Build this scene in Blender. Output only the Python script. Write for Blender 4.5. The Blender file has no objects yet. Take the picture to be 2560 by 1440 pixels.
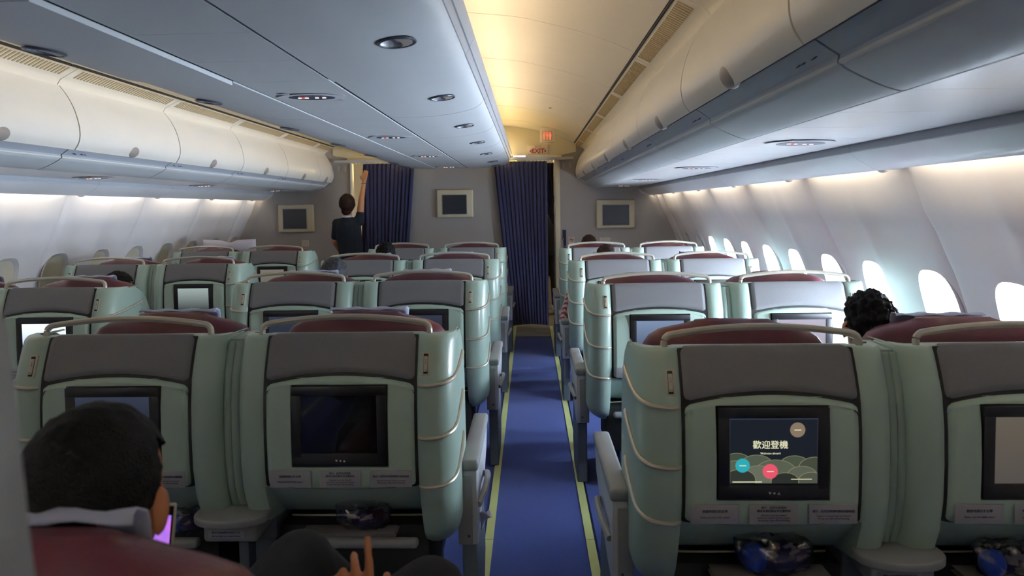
import bpy, bmesh, math, random
from mathutils import Vector, Matrix, noise
random.seed(7)
PI = math.pi
sc = bpy.context.scene
COL = sc.collection

# ------------------------------------------------------------------ camera
cam_d = bpy.data.cameras.new('camera'); cam = bpy.data.objects.new('camera', cam_d); COL.objects.link(cam)
sc.camera = cam
yaw, pitch, roll = .0269, .0498, .0137
R0 = Vector((math.cos(yaw), math.sin(yaw), 0))
F = Vector((-math.sin(yaw)*math.cos(pitch), math.cos(yaw)*math.cos(pitch), -math.sin(pitch)))
U0 = R0.cross(F)
Rr = R0*math.cos(roll) - U0*math.sin(roll)
Uu = U0*math.cos(roll) + R0*math.sin(roll)
M = Matrix((Rr, Uu, -F)).transposed().to_4x4(); M.translation = Vector((.949, 0, 1.50))
cam.matrix_world = M
cam_d.sensor_width = 36; cam_d.lens = 1673.34/2560*36
cam_d.shift_y = -(720-604.57)/2560
cam_d.clip_start = .02
cam_d.dof.use_dof = True; cam_d.dof.focus_distance = 3.6; cam_d.dof.aperture_fstop = 4.5

# ------------------------------------------------------------------ world, light, exposure
w = bpy.data.worlds.new('overcast_sky'); sc.world = w; w.use_nodes = True
nt = w.node_tree; bg = nt.nodes['Background']
tc = nt.nodes.new('ShaderNodeTexCoord'); sp = nt.nodes.new('ShaderNodeSeparateXYZ'); rp = nt.nodes.new('ShaderNodeValToRGB')
nt.links.new(tc.outputs['Generated'], sp.inputs[0]); nt.links.new(sp.outputs['Z'], rp.inputs[0]); nt.links.new(rp.outputs[0], bg.inputs[0])
rp.color_ramp.elements[0].color = (.98, 1.02, 1.1, 1); rp.color_ramp.elements[1].color = (.62, .70, .80, 1)
rp.color_ramp.elements[0].position = .0; rp.color_ramp.elements[1].position = .6
SKY = 140.0
bg.inputs[1].default_value = SKY
sc.view_settings.view_transform = 'Standard'; sc.view_settings.look = 'None'
sc.view_settings.gamma = 1; sc.view_settings.use_curve_mapping = False
sc.view_settings.exposure = 0.32
COVE = 20.0       # strength of the light tubes behind the sidewall valance
AISLE = 20.0     # strength of the warm tubes above the bins
FRONT_GLOW = 19.0

# ------------------------------------------------------------------ materials
def lin(c):
    if isinstance(c, str):
        c = [int(c[i:i+2], 16)/255 for i in (0, 2, 4)]
    return tuple(x/12.92 if x <= .04045 else ((x+.055)/1.055)**2.4 for x in c)
def mat(name, col, rough=.5, metal=0, bump=0, bscale=200, vary=.04, vscale=6, coat=0, spec=.5, emit=None, estr=0, sheen=0):
    m = bpy.data.materials.new(name); m.use_nodes = True
    n = m.node_tree; b = n.nodes['Principled BSDF']; c = lin(col)
    tc = n.nodes.new('ShaderNodeTexCoord')
    nz = n.nodes.new('ShaderNodeTexNoise'); nz.inputs['Scale'].default_value = vscale; nz.inputs['Detail'].default_value = 4
    n.links.new(tc.outputs['Object'], nz.inputs['Vector'])
    r = n.nodes.new('ShaderNodeValToRGB'); n.links.new(nz.outputs['Fac'], r.inputs[0])
    r.color_ramp.elements[0].position = .3; r.color_ramp.elements[1].position = .7
    r.color_ramp.elements[0].color = tuple(x*(1-vary) for x in c)+(1,); r.color_ramp.elements[1].color = tuple(min(1, x*(1+vary)) for x in c)+(1,)
    n.links.new(r.outputs[0], b.inputs['Base Color'])
    b.inputs['Roughness'].default_value = rough; b.inputs['Metallic'].default_value = metal
    b.inputs['Coat Weight'].default_value = coat; b.inputs['Specular IOR Level'].default_value = spec
    if sheen: b.inputs['Sheen Weight'].default_value = sheen
    if bump:
        n2 = n.nodes.new('ShaderNodeTexNoise'); n2.inputs['Scale'].default_value = bscale; n2.inputs['Detail'].default_value = 3
        n.links.new(tc.outputs['Object'], n2.inputs['Vector'])
        bp = n.nodes.new('ShaderNodeBump'); bp.inputs['Strength'].default_value = bump; bp.inputs['Distance'].default_value = .004
        n.links.new(n2.outputs['Fac'], bp.inputs['Height']); n.links.new(bp.outputs[0], b.inputs['Normal'])
    if emit is not None:
        b.inputs['Emission Color'].default_value = lin(emit)+(1,); b.inputs['Emission Strength'].default_value = estr
    return m
def emis(name, col, s):
    m = bpy.data.materials.new(name); m.use_nodes = True; n = m.node_tree; n.nodes.clear()
    e = n.nodes.new('ShaderNodeEmission'); o = n.nodes.new('ShaderNodeOutputMaterial')
    e.inputs[0].default_value = lin(col)+(1,); e.inputs[1].default_value = s; n.links.new(e.outputs[0], o.inputs[0]); return m
def film(name, tint, gloss=.12, rough=.05):
    m = bpy.data.materials.new(name); m.use_nodes = True; n = m.node_tree; n.nodes.clear()
    o = n.nodes.new('ShaderNodeOutputMaterial'); mx = n.nodes.new('ShaderNodeMixShader')
    t = n.nodes.new('ShaderNodeBsdfTransparent'); g = n.nodes.new('ShaderNodeBsdfGlossy')
    t.inputs[0].default_value = lin(tint)+(1,); g.inputs['Roughness'].default_value = rough
    fr = n.nodes.new('ShaderNodeLayerWeight'); fr.inputs[0].default_value = .3
    ma = n.nodes.new('ShaderNodeMath'); ma.operation = 'MULTIPLY_ADD'; ma.inputs[1].default_value = .5; ma.inputs[2].default_value = gloss
    n.links.new(fr.outputs['Fresnel'], ma.inputs[0]); n.links.new(ma.outputs[0], mx.inputs[0])
    n.links.new(t.outputs[0], mx.inputs[1]); n.links.new(g.outputs[0], mx.inputs[2]); n.links.new(mx.outputs[0], o.inputs[0]); return m
MT = dict(
 shell=mat('mint_shell_plastic', 'A2BAAE', .34, bump=.03, bscale=500, coat=.15, vary=.02),
 bezel=mat('mint_panel_plastic', 'A8C0B3', .5, bump=.03, bscale=600, vary=.02),
 lower=mat('grey_green_plastic', '7F9291', .5, bump=.03, bscale=500),
 filler=mat('sage_filler_plastic', '93A79C', .5, bump=.03, bscale=500),
 pad=mat('grey_woven_pad', '78797C', .85, bump=.25, bscale=700, vary=.06, vscale=300),
 gasket=mat('black_seam', '16181A', .6),
 bar=mat('champagne_tube', 'B9B5A8', .35, metal=.35, vary=.02),
 leather=mat('maroon_leather', '5E2A34', .42, bump=.2, bscale=160, vary=.12, vscale=14, coat=.1),
 cloth=mat('pale_blue_cloth', 'B9C2DE', .9, bump=.2, bscale=400),
 black=mat('black_screen_frame', '1C1C20', .38, vary=.05),
 glass=mat('dark_display_glass', '0B0B10', .12, vary=0, coat=.5),
 glyph=mat('white_print', 'D8D8D8', .6),
 label=mat('grey_placard', '9C9CA4', .6, vary=.02),
 ink=mat('dark_ink', '22223A', .7),
 greyp=mat('grey_armrest_plastic', '8C9092', .42, bump=.03, bscale=500, vary=.03),
 lightp=mat('light_grey_side_panel', 'B9BDC4', .4, bump=.03, bscale=500, vary=.02),
 dark=mat('charcoal_plastic', '3C4146', .5),
 ped=mat('slate_pedestal', '59636C', .5, vary=.05),
 under=mat('black_undercarriage', '141619', .7),
 metal=mat('brushed_metal', 'B8BAC0', .25, metal=.9),
 latchp=mat('latch_cream', 'B9B5A4', .4),
 binw=mat('bin_white_plastic', 'DFDDD6', .38, bump=.02, bscale=300, vary=.01, coat=.1),
 ceil=mat('ceiling_cream_plastic', 'DDD6C6', .5, bump=.02, bscale=300, vary=.015),
 cbin=mat('centre_bin_grey_plastic', 'CDD2D6', .42, bump=.02, bscale=300, vary=.01),
 trim=mat('trim_grey_plastic', 'B5BBC4', .35, vary=.02),
 wall=mat('sidewall_plastic', 'E8E7EA', .5, bump=.03, bscale=160, vary=.015),
 shade=mat('cream_window_shade', 'D8D2BD', .6, vary=.03),
 bulk=mat('bulkhead_laminate', 'A6A29F', .6, bump=.06, bscale=220, vary=.03, vscale=120),
 cream=mat('cream_moulding', 'CFC7AE', .45, vary=.02),
 curtain=mat('navy_curtain', '303358', .9, bump=.3, bscale=500, vary=.12, vscale=60, sheen=.2),
 curtain2=mat('dark_navy_curtain', '20213A', .95, bump=.3, bscale=500),
 strip=mat('luminescent_strip', 'B9C283', .5, vary=.06, vscale=3),
 carpetb=mat('dark_border_carpet', '2B3A74', .95, bump=.5, bscale=600, vary=.2, vscale=260),
 galley=mat('galley_floor', '6F6B62', .7, vary=.1),
 skin=mat('skin', 'C08A66', .5, vary=.06, vscale=30, bump=.05),
 skin2=mat('skin_warm', 'B4744C', .5, vary=.08, vscale=30, bump=.05),
 hair=mat('black_hair', '090808', .65, spec=.2, bump=.8, bscale=260, vary=.3, vscale=90),
 hairbr=mat('brown_hair', '2A150D', .6, spec=.25, bump=.8, bscale=260, vary=.3, vscale=90),
 hairgr=mat('greying_hair', '35343A', .55, bump=.8, bscale=260, vary=.4, vscale=90),
 navy=mat('navy_uniform', '14202F', .85, bump=.2, bscale=300, vary=.1),
 trous=mat('dark_trousers', '191C24', .9, bump=.3, bscale=400, vary=.1),
 shirt=mat('grey_shirt', '4B4E58', .9, bump=.2, bscale=300),
 white=mat('white_fabric', 'C9C6D4', .85, bump=.25, bscale=120, vary=.03),
 plastic=film('clear_bag_film', 'E8E8F0', .16, .12),
 pane=film('window_pane', 'F4FAFF', .03, .02),
 blue=mat('royal_blue_pouch', '1F4DB8', .5, vary=.1),
 plum=mat('plum_pouch', '341633', .6, vary=.2, vscale=40),
 paper=mat('grey_paper', '6F6C6C', .7, vary=.1),
 signw=mat('sign_cream', 'D8CFC0', .4, vary=.01),
 red=mat('sign_red', 'A51F22', .5),
 redlit=emis('lit_red_sign', 'FF5A3C', 1.6),
 green=mat('sign_green', '1E8A3E', .5),
 warm=emis('warm_tube', 'FFE3BC', AISLE),
 warmfar=emis('warm_tube_front', 'FFDA96', FRONT_GLOW),
 cove=emis('cove_tube', 'FFE9C8', COVE),
 ledblue=emis('blue_led', '3C6CFF', 6),
 ledw=emis('white_galley_lamp', 'F4F6FF', 14),
 ledy=emis('amber_galley_lamp', 'FFC050', 5),
 psu=mat('psu_dark_lens', '4A5470', .3),
 psulit=emis('lit_seatbelt_sign', 'FFE6D8', 1.4),
 psured=emis('lit_red_dot', 'FF4A3A', 1.2),
 strap=mat('navy_strap', '23253F', .7),
)
def carpet():
    m = mat('blue_aisle_carpet', '2A4290', .95, bump=.6, bscale=700, vary=.22, vscale=280, sheen=.15)
    return m
MT['carpet'] = carpet(); MT['trimd'] = mat('ring_grey', '5C626C', .3, metal=.4)
MT['psuw'] = mat('service_panel_white', 'EDEFF3', .28, vary=.01, coat=.2)
# stripes for the cushion
m = bpy.data.materials.new('red_white_stripes'); m.use_nodes = True; n = m.node_tree
wv = n.nodes.new('ShaderNodeTexWave'); wv.bands_direction = 'DIAGONAL'; wv.inputs['Scale'].default_value = 16; wv.inputs['Distortion'].default_value = .6
tcn = n.nodes.new('ShaderNodeTexCoord'); n.links.new(tcn.outputs['Object'], wv.inputs[0])
rr = n.nodes.new('ShaderNodeValToRGB'); rr.color_ramp.interpolation = 'CONSTANT'; rr.color_ramp.elements[1].position = .5
rr.color_ramp.elements[0].color = lin('A8434A')+(1,); rr.color_ramp.elements[1].color = lin('C9B9BC')+(1,)
n.links.new(wv.outputs['Fac'], rr.inputs[0]); n.links.new(rr.outputs[0], n.nodes['Principled BSDF'].inputs['Base Color']); MT['stripe'] = m

# ------------------------------------------------------------------ helpers
def link(name, me, parent=None, loc=(0, 0, 0), rot=(0, 0, 0)):
    o = bpy.data.objects.new(name, me); COL.objects.link(o); o.parent = parent
    o.location = loc; o.rotation_euler = rot; return o
def tag(o, label=None, cat=None, group=None, kind=None):
    if label: o['label'] = label
    if cat: o['category'] = cat
    if group: o['group'] = group
    if kind: o['kind'] = kind
    return o
def mesh(name, vs, fs, m, smooth=True, ang=35):
    me = bpy.data.meshes.new(name); me.from_pydata([tuple(v) for v in vs], [], fs); me.materials.append(MT[m] if isinstance(m, str) else m)
    bm = bmesh.new(); bm.from_mesh(me); bmesh.ops.recalc_face_normals(bm, faces=bm.faces); bm.to_mesh(me); bm.free()
    if smooth: me.shade_smooth(); me.set_sharp_from_angle(angle=math.radians(ang))
    me.update(); return me
def thing(name, label, cat, loc=(0, 0, 0), rotz=0, group=None, kind=None):
    o = link(name, None, None, loc, (0, 0, rotz)); return tag(o, label, cat, group, kind)
class B:
    """collects shapes into one bmesh"""
    def __init__(s): s.bm = bmesh.new()
    def box(s, c, d, bev=0, rot=None, seg=2):
        r = bmesh.ops.create_cube(s.bm, size=1); vs = r['verts']
        bmesh.ops.scale(s.bm, vec=d, verts=vs)
        if bev:
            es = list({e for v in vs for e in v.link_edges})
            rb = bmesh.ops.bevel(s.bm, geom=es, offset=bev, segments=seg, affect='EDGES', profile=.5)
            vs = list({v for f in rb['faces'] for v in f.verts} | {v for v in vs if v.is_valid})
            isl = set(vs)
            stack = list(vs)
            while stack:
                v = stack.pop()
                for e in v.link_edges:
                    o = e.other_vert(v)
                    if o not in isl: isl.add(o); stack.append(o)
            vs = list(isl)
        if rot: bmesh.ops.rotate(s.bm, verts=vs, cent=(0, 0, 0), matrix=rot)
        bmesh.ops.translate(s.bm, vec=c, verts=vs); return s
    def tube(s, pts, r, n=8, cap=True, rs=None):
        pts = [Vector(p) for p in pts]; rings = []
        up = Vector((0, 0, 1))
        for i, p in enumerate(pts):
            t = (pts[min(i+1, len(pts)-1)]-pts[max(i-1, 0)]).normalized()
            a = up if abs(t.dot(up)) < .95 else Vector((1, 0, 0))
            x = t.cross(a).normalized(); y = t.cross(x).normalized()
            rad = rs[i] if rs else r
            rings.append([s.bm.verts.new(p+(x*math.cos(k*2*PI/n)+y*math.sin(k*2*PI/n))*rad) for k in range(n)])
        for a, b in zip(rings, rings[1:]):
            for k in range(n): s.bm.faces.new((a[k], a[(k+1) % n], b[(k+1) % n], b[k]))
        if cap: s.bm.faces.new(rings[0]); s.bm.faces.new(rings[-1])
        return s
    def ball(s, c, r, seg=14, rings=9, rot=None):
        if not hasattr(r, '__len__'): r = (r, r, r)
        q = bmesh.ops.create_uvsphere(s.bm, u_segments=seg, v_segments=rings, radius=1)
        bmesh.ops.scale(s.bm, vec=r, verts=q['verts'])
        if rot: bmesh.ops.rotate(s.bm, verts=q['verts'], cent=(0, 0, 0), matrix=rot)
        bmesh.ops.translate(s.bm, vec=c, verts=q['verts']); return s
    def cone(s, p0, r0, p1, r1, n=12):
        s.tube([p0, p1], 0, n, True, [r0, r1]); s.ball(p0, r0, 12, 7); s.ball(p1, r1, 12, 7); return s
    def prism(s, pts, axis, a, b):
        """closed polygon pts in the plane across axis, extruded from a to b"""
        def P(u, v, t): return {'y': (u, t, v), 'x': (t, u, v), 'z': (u, v, t)}[axis]
        A = [s.bm.verts.new(P(u, v, a)) for u, v in pts]; Bv = [s.bm.verts.new(P(u, v, b)) for u, v in pts]
        n = len(pts)
        s.bm.faces.new(A); s.bm.faces.new(Bv[::-1])
        for i in range(n): s.bm.faces.new((A[i], Bv[i], Bv[(i+1) % n], A[(i+1) % n]))
        return s
    def me(s, name, m, ang=35, smooth=True):
        bmesh.ops.recalc_face_normals(s.bm, faces=s.bm.faces)
        me = bpy.data.meshes.new(name); s.bm.to_mesh(me); s.bm.free(); me.materials.append(MT[m] if isinstance(m, str) else m)
        if smooth: me.shade_smooth(); me.set_sharp_from_angle(angle=math.radians(ang))
        return me
    def obj(s, name, m, parent=None, loc=(0, 0, 0), rot=(0, 0, 0), ang=35): return link(name, s.me(name, m, ang), parent, loc, rot)
def interp(tab, z):
    tab = sorted(tab)
    if z <= tab[0][0]: return tab[0][1]
    for (a, u), (b, v) in zip(tab, tab[1:]):
        if z <= b:
            t = (z-a)/(b-a); return u+(v-u)*t
    return tab[-1][1]
def smooth_path(pts, n=6):
    """Catmull-Rom through the points"""
    P = [Vector(p) for p in pts]; P = [P[0]*2-P[1]]+P+[P[-1]*2-P[-2]]; out = []
    for i in range(1, len(P)-2):
        for k in range(n):
            t = k/n; a, b, c, d = P[i-1:i+3]
            out.append(.5*((2*b)+(c-a)*t+(2*a-5*b+4*c-d)*t*t+(3*b-a-3*c+d)*t**3))
    out.append(P[-2]); return out
def spline2(pts, n=5): return [(v.x, v.y) for v in smooth_path([(p[0], p[1], 0) for p in pts], n)]
def offset_profile(pts, t):
    """thicken an open (x,z) polyline to a closed polygon"""
    out = []
    for i, (x, z) in enumerate(pts):
        a = pts[max(i-1, 0)]; b = pts[min(i+1, len(pts)-1)]
        dx, dz = b[0]-a[0], b[1]-a[1]; L = math.hypot(dx, dz) or 1
        out.append((x-dz/L*t, z+dx/L*t))
    return list(pts)+out[::-1]
def run(pts, t, y0, y1, m, name, parent=None, rows=1):
    return B().prism(offset_profile(pts, t), 'y', y0, y1).obj(name, m, parent)
_dg = None
def evaluate(o):
    dg = bpy.context.evaluated_depsgraph_get(); dg.update()
    me = bpy.data.meshes.new_from_object(o.evaluated_get(dg)); return me
def baked(me, mods, name=None):
    """mesh after modifiers; mods = list of (type, dict)"""
    o = bpy.data.objects.new('tmp', me); COL.objects.link(o)
    for t, d in mods:
        md = o.modifiers.new(t, t)
        for k, v in d.items(): setattr(md, k, v)
    out = evaluate(o); bpy.data.objects.remove(o)
    if name: out.name = name
    return out
def cut(me, cutter_me):
    c = bpy.data.objects.new('tmpc', cutter_me); COL.objects.link(c)
    out = baked(me, [('BOOLEAN', dict(object=c, operation='DIFFERENCE', solver='EXACT'))])
    bpy.data.objects.remove(c); return out
_tx = {}
def text_mesh(s, size, m='ink', align='CENTER', spacing=1.0, key=None):
    k = (s, size, m, align)
    if k in _tx: return _tx[k]
    cu = bpy.data.curves.new('lettering', 'FONT'); cu.body = s; cu.size = size; cu.align_x = align; cu.align_y = 'CENTER'; cu.resolution_u = 1 if size < .015 else 3
    cu.extrude = .0003; cu.space_line = 1.05*spacing; cu.offset = .0022 if s == 'EXIT' else 0
    o = bpy.data.objects.new('tmp', cu); COL.objects.link(o); me = evaluate(o); bpy.data.objects.remove(o)
    me.materials.clear(); me.materials.append(MT[m]); me.name = 'lettering'; _tx[k] = me; return me
FACE = (PI/2, 0, 0)     # text turned to face the camera side (-Y)
def copy_tree(o, parent=None):
    c = o.copy(); COL.objects.link(c); c.parent = parent
    for ch in list(o.children): copy_tree(ch, c)
    return c

# ------------------------------------------------------------------ cabin dimensions
G0, MOD = 2.60, 1.066            # overhead bin grid
YB = 8.50                        # front bulkhead
YBACK = -3.0
CX, SX = .949, 1
mods = list(range(-3, 6))        # y0 = G0+MOD*i
LP = [(2.525, 1.80), (2.552, 1.66), (2.590, 1.56), (2.63, 1.46), (2.68, 1.37), (2.72, 1.28), (2.765, 1.18), (2.80, 1.08), (2.825, 1.0), (2.845, .90), (2.855, .80), (2.85, .6), (2.80, .4), (2.74, .2), (2.70, .0)]

# ------------------------------------------------------------------ floor
fl = B().box((0, 3.9, -.06), (6.2, 14.2, .1)).obj('floor', 'carpetb'); tag(fl, kind='structure')
def slab(name, x0, x1, y0, y1, z, m, par=None, t=.006):
    return B().box(((x0+x1)/2, (y0+y1)/2, z-t/2), (x1-x0, y1-y0, t)).obj(name, m, par)
for s, (xa, xb) in ((1, (.765, 1.20)), (-1, (-1.20, -.765))):
    slab('aisle_carpet', xa, xb, YBACK, 7.75, -.001, 'carpet', fl, .01)
for xa, xb in ((.55, .73), (1.235, 1.46), (-.73, -.55), (-1.46, -1.235)):
    slab('side_carpet', xa, xb, YBACK, 8.4, -.003, 'carpet', fl, .008)
for a in (.747, 1.204, -.747, -1.204):
    y = -1.6
    while y < 8.4:
        y1 = min(y+1.52, 8.45)
        x = a
        slab('path_strip', x-.019, x+.019, y+.003, y1-.001, .0035, 'strip', fl, .005); y = y1
slab('galley_floor', .55, 1.45, 7.76, 8.0, .0015, 'galley', fl, .008)
slab('galley_floor', -1.45, -.55, 7.76, 8.0, .0015, 'galley', fl, .008)
slab('galley_floor', .2, 2.2, 8.0, 11.2, .0015, 'galley', fl, .008)
slab('galley_floor', -2.2, -.2, 8.0, 11.2, .0015, 'galley', fl, .008)

# ------------------------------------------------------------------ side walls with windows
def wx(z): return interp([(b, a) for a, b in LP], z)
PW = 1.05; PY0 = 2.93
def stadium(cy, cz, w, h, n=28, pw=3.0):
    return [(cy+w/2*math.copysign(abs(math.cos(t))**(2/pw), math.cos(t)), cz+h/2*math.copysign(abs(math.sin(t))**(2/pw), math.sin(t))) for t in [k*2*PI/n for k in range(n)]]
def relief(y):                      # scooped bays around each window, soft crest between them
    c = .016*math.exp(-((y-PW/2)/.06)**2)
    e = min(y, PW-y); return c - .022*math.exp(-(e/.022)**1.5)
WZ = .985
def panel_mesh():
    prof = [(x, z) for x, z in spline2(LP, 4)]
    ny = 48; vs = []; fs = []
    for j in range(ny+1):
        y = PW*j/ny
        for x, z in prof:
            k = 1 if z < 1.62 else max(0, 1-(z-1.62)/.1)
            vs.append((x-relief(y)*k, y, z))
    for j in range(ny+1):
        y = PW*j/ny
        for x, z in prof: vs.append((x+.035, y, z))
    n = len(prof); o = (ny+1)*n
    for j in range(ny):
        for i in range(n-1):
            a = j*n+i; fs.append((a, a+1, a+n+1, a+n)); fs.append((o+a, o+a+n, o+a+n+1, o+a+1))
    for j in range(ny):
        a = j*n; fs.append((a, a+n, o+a+n, o+a)); a += n-1; fs.append((a, o+a, o+a+n, a+n))
    for i in range(n-1):
        a = i; fs.append((a, o+a, o+a+1, a+1)); a = ny*n+i; fs.append((a, a+1, o+a+1, o+a))
    me = mesh('sidewall_panel', vs, fs, 'wall', ang=50)
    cb = B()
    for cy in (PW*.135, PW*.64): cb.prism(stadium(cy, WZ, .270, .42), 'x', 2.5, 3.2)
    me = cut(me, cb.me('c', 'wall')); me.shade_smooth(); me.set_sharp_from_angle(angle=math.radians(50)); return me
pR = panel_mesh()
pL = pR.copy(); pL.transform(Matrix.Scale(-1, 4, (1, 0, 0))); pL.flip_normals()
def window_meshes(s):
    # tapered reveal from the panel face to the pane
    N = 28; a = stadium(0, WZ, .272, .422, N); b = stadium(0, WZ, .225, .35, N); vs = []; fs = []
    for y, z in a: vs.append((s*(wx(z)-.004), y, z))
    for y, z in a: vs.append((s*(wx(z)+.006), y*.985, WZ+(z-WZ)*.985))
    for y, z in b: vs.append((s*(wx(z)+.042), y, z))
    for y, z in b: vs.append((s*(wx(z)+.075), y, z))
    c_ = stadium(0, WZ, .34, .49, N)
    for y, z in c_: vs.append((s*(wx(z)+.076), y, z))
    for y, z in c_: vs.append((s*(wx(z)+.028), y, z))
    for k in range(5):
        for i in range(N): fs.append((k*N+i, k*N+(i+1) % N, (k+1)*N+(i+1) % N, (k+1)*N+i))
    fr = mesh('window_frame', vs, fs, 'wall', ang=40)
    def lean(me, off):
        for v in me.vertices: v.co.x += s*(wx(v.co.z)+off)
        return me
    q = lean(B().prism(stadium(0, WZ, .235, .36, N), 'x', 0, s*.004).me('pane', 'pane'), .070)
    shd = []
    sh = B()
    sv = stadium(0, WZ, .252 if s < 0 else .236, .388 if s < 0 else .362, N)
    sh.prism(sv, 'x', 0, s*.005)
    for k in range(3): sh.box((-s*.001, 0, WZ-.13+.012*k), (.004, .10-.02*k, .003))
    return fr, q, lean(sh.me('window_shade', 'shade'), .024 if s < 0 else .04)
WM = {1: window_meshes(1), -1: window_meshes(-1)}
wn = 0
for s, nm in ((1, 'wall_right'), (-1, 'wall_left')):
    wl = link(nm, None); tag(wl, kind='structure')
    for i in range(-6, 6):
        y0 = PY0+PW*i
        if y0+PW < YBACK or y0 > YB: continue
        link('sidewall_panel', pR if s > 0 else pL, wl, (0, y0, 0))
        # clip over the seam at the valance edge
        B().ball((s*2.470, y0, 1.645), (.020, .030, .014), 12, 8).obj('seam_clip', 'binw', wl)
        B().box((s*2.50, y0, 1.70), (.11, .07, .11), .02, seg=3).obj('seam_bracket', 'wall', wl)
        for fy in (.135, .64):
            wy = y0+PW*fy
            if s < 0 and (wy < 3.0): shut = True
            wn += 1
            W = link('window_%d' % wn, None, None, (0, wy, 0)); tag(W, kind='structure')
            fr, pn, sd = WM[s]
            link('window_frame', fr, W)
            if s > 0 and 2.2 < wy < 7.1:
                link('pane', pn, W)
                # daylight portal just outside an opening that shows the sky
                ld = bpy.data.lights.new('window_portal', 'AREA'); ld.shape = 'RECTANGLE'; ld.size = .26; ld.size_y = .38; ld.cycles.is_portal = True
                lo = link('window_portal', ld, None, (2.97, wy, WZ), (0, PI/2, 0))
            else:
                link('window_shade', sd, W)  # unseen bright-side shades behind the camera are added to darken the nearest row
            # recessed tube behind the valance
        B().box((s*2.425, y0+PW/2, 1.712), (.018, PW*.76, .018)).obj('cove_tube', 'cove', wl)

# outer lining that closes the shell above and behind the bins
roof = [(2.89, 1.55), (2.75, 1.95), (2.45, 2.35), (2.0, 2.62), (1.4, 2.78), (0, 2.86)]
roof = roof+[(-x, z) for x, z in roof[-2::-1]]
ro = B().prism(offset_profile(roof, -.03), 'y', YBACK, 11.2).obj('ceiling', 'ceil'); tag(ro, kind='structure')
for s in (1, -1):
    o = B().prism([(s*2.89, -.1), (s*2.95, -.1), (s*2.95, .78), (s*2.89, .78)], 'y', YBACK, 11.2).obj('wall_liner', 'wall'); tag(o, kind='structure')
    for k, ya, yb2 in ((0, 8.53, 11.2),):
        o = B().box((s*2.9, (ya+yb2)/2, 1.2), (.04, yb2-ya, 2.6)).obj('wall_galley', 'wall'); tag(o, kind='structure')
bk = B().box((0, YBACK-.03, 1.4), (6, .06, 3)).obj('wall_back', 'bulk'); tag(bk, kind='structure')
fk = B().box((0, 11.2, 1.4), (6, .06, 3)).obj('wall_front', 'cream'); tag(fk, kind='structure')

# ------------------------------------------------------------------ aisle ceilings
arc = spline2([(.30, 2.555), (.45, 2.55), (.592, 2.542), (.879, 2.513), (1.05, 2.475), (1.222, 2.429), (1.40, 2.365), (1.512, 2.314)], 4)
for s in (1, -1):
    for i in range(-3, 6):
        y0 = 3.60+MOD*(i-1); y1 = min(y0+MOD-.004, YB-.05)
        if y0 > YB-.1: continue
        pf = [(s*x, z) for x, z in arc]
        B().prism(offset_profile(pf, .012*s), 'y', y0+.002, y1).obj('ceiling_panel', 'ceil', ro)
        B().prism([(s*x, z) for x, z in ((1.516, 2.335), (1.524, 2.335), (1.524, 2.303), (1.516, 2.306))], 'y', y0, y1).obj('seam_gasket', 'gasket', ro)
    # low rounded rib at each ceiling joint
        pf2 = [(s*x, z-.002) for x, z in arc]
        B().prism(offset_profile(pf2, .006*s), 'y', y0-.012, y0+.006).obj('joint_rib', 'ceil', ro)

# ------------------------------------------------------------------ vent strips beside the aisle ceilings
ORD = ['first', 'second', 'third', 'fourth', 'fifth', 'sixth', 'seventh', 'eighth', 'ninth', 'tenth', 'eleventh', 'twelfth']
def ordb(i): return ORD[5-i]     # i = 5 stands at the bulkhead
GP = [(1.528, 2.300), (1.60, 2.262), (1.628, 2.246), (1.645, 2.222), (1.652, 2.20)]
def vent(s):
    y0, y1 = .003, MOD-.003
    b = B().prism(offset_profile([(s*x, z) for x, z in spline2(GP, 3)], .012*s), 'y', y0, y1).me('panel', 'ceil')
    dv = Vector((GP[1][0]-GP[0][0], 0, GP[1][1]-GP[0][1])); L = dv.length; dv.normalize(); nrm = Vector((-dv.z, 0, dv.x))
    if nrm.z > 0: nrm = -nrm
    sl = B(); n = 36
    for k in range(n):
        y = y0+.06+(y1-y0-.12)*k/(n-1)
        c = Vector((1.528, 0, 2.300))+dv*(L*.52)+nrm*.0015
        ang = math.atan2(-dv.z, dv.x)
        q = Matrix.Rotation(ang if s > 0 else PI-ang, 3, 'Y')
        sl.box((s*c.x, y, c.z), (L*.86, .011, .004), 0, q)
    return b, sl.me('vent_slots', mat('vent_slot_shade', 'B3A27E', .7))
for s in (1, -1):
    vb, vs_ = vent(s)
    side = 'bright-window side' if s > 0 else 'shaded-window side'
    for i in range(-3, 6):
        y0 = G0+MOD*i
        t = thing('air_vent', 'cream slotted air vent strip above the %s bins, %s from the bulkhead' % (side, ordb(i)), 'air vent', (0, y0, 0), 0, 'air vents, '+side)
        link('panel', vb, t); v = link('vent_slots', vs_, t); v['kind'] = 'stuff'
# black shadow gap and hidden tubes on top of the bins
for s in (1, -1):
    o = B().prism([(s*x, z) for x, z in ((1.652, 2.216), (1.70, 2.216), (1.70, 2.24), (1.652, 2.24))], 'y', YBACK, YB).obj('trim_gap', 'gasket'); tag(o, kind='structure')

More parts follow.
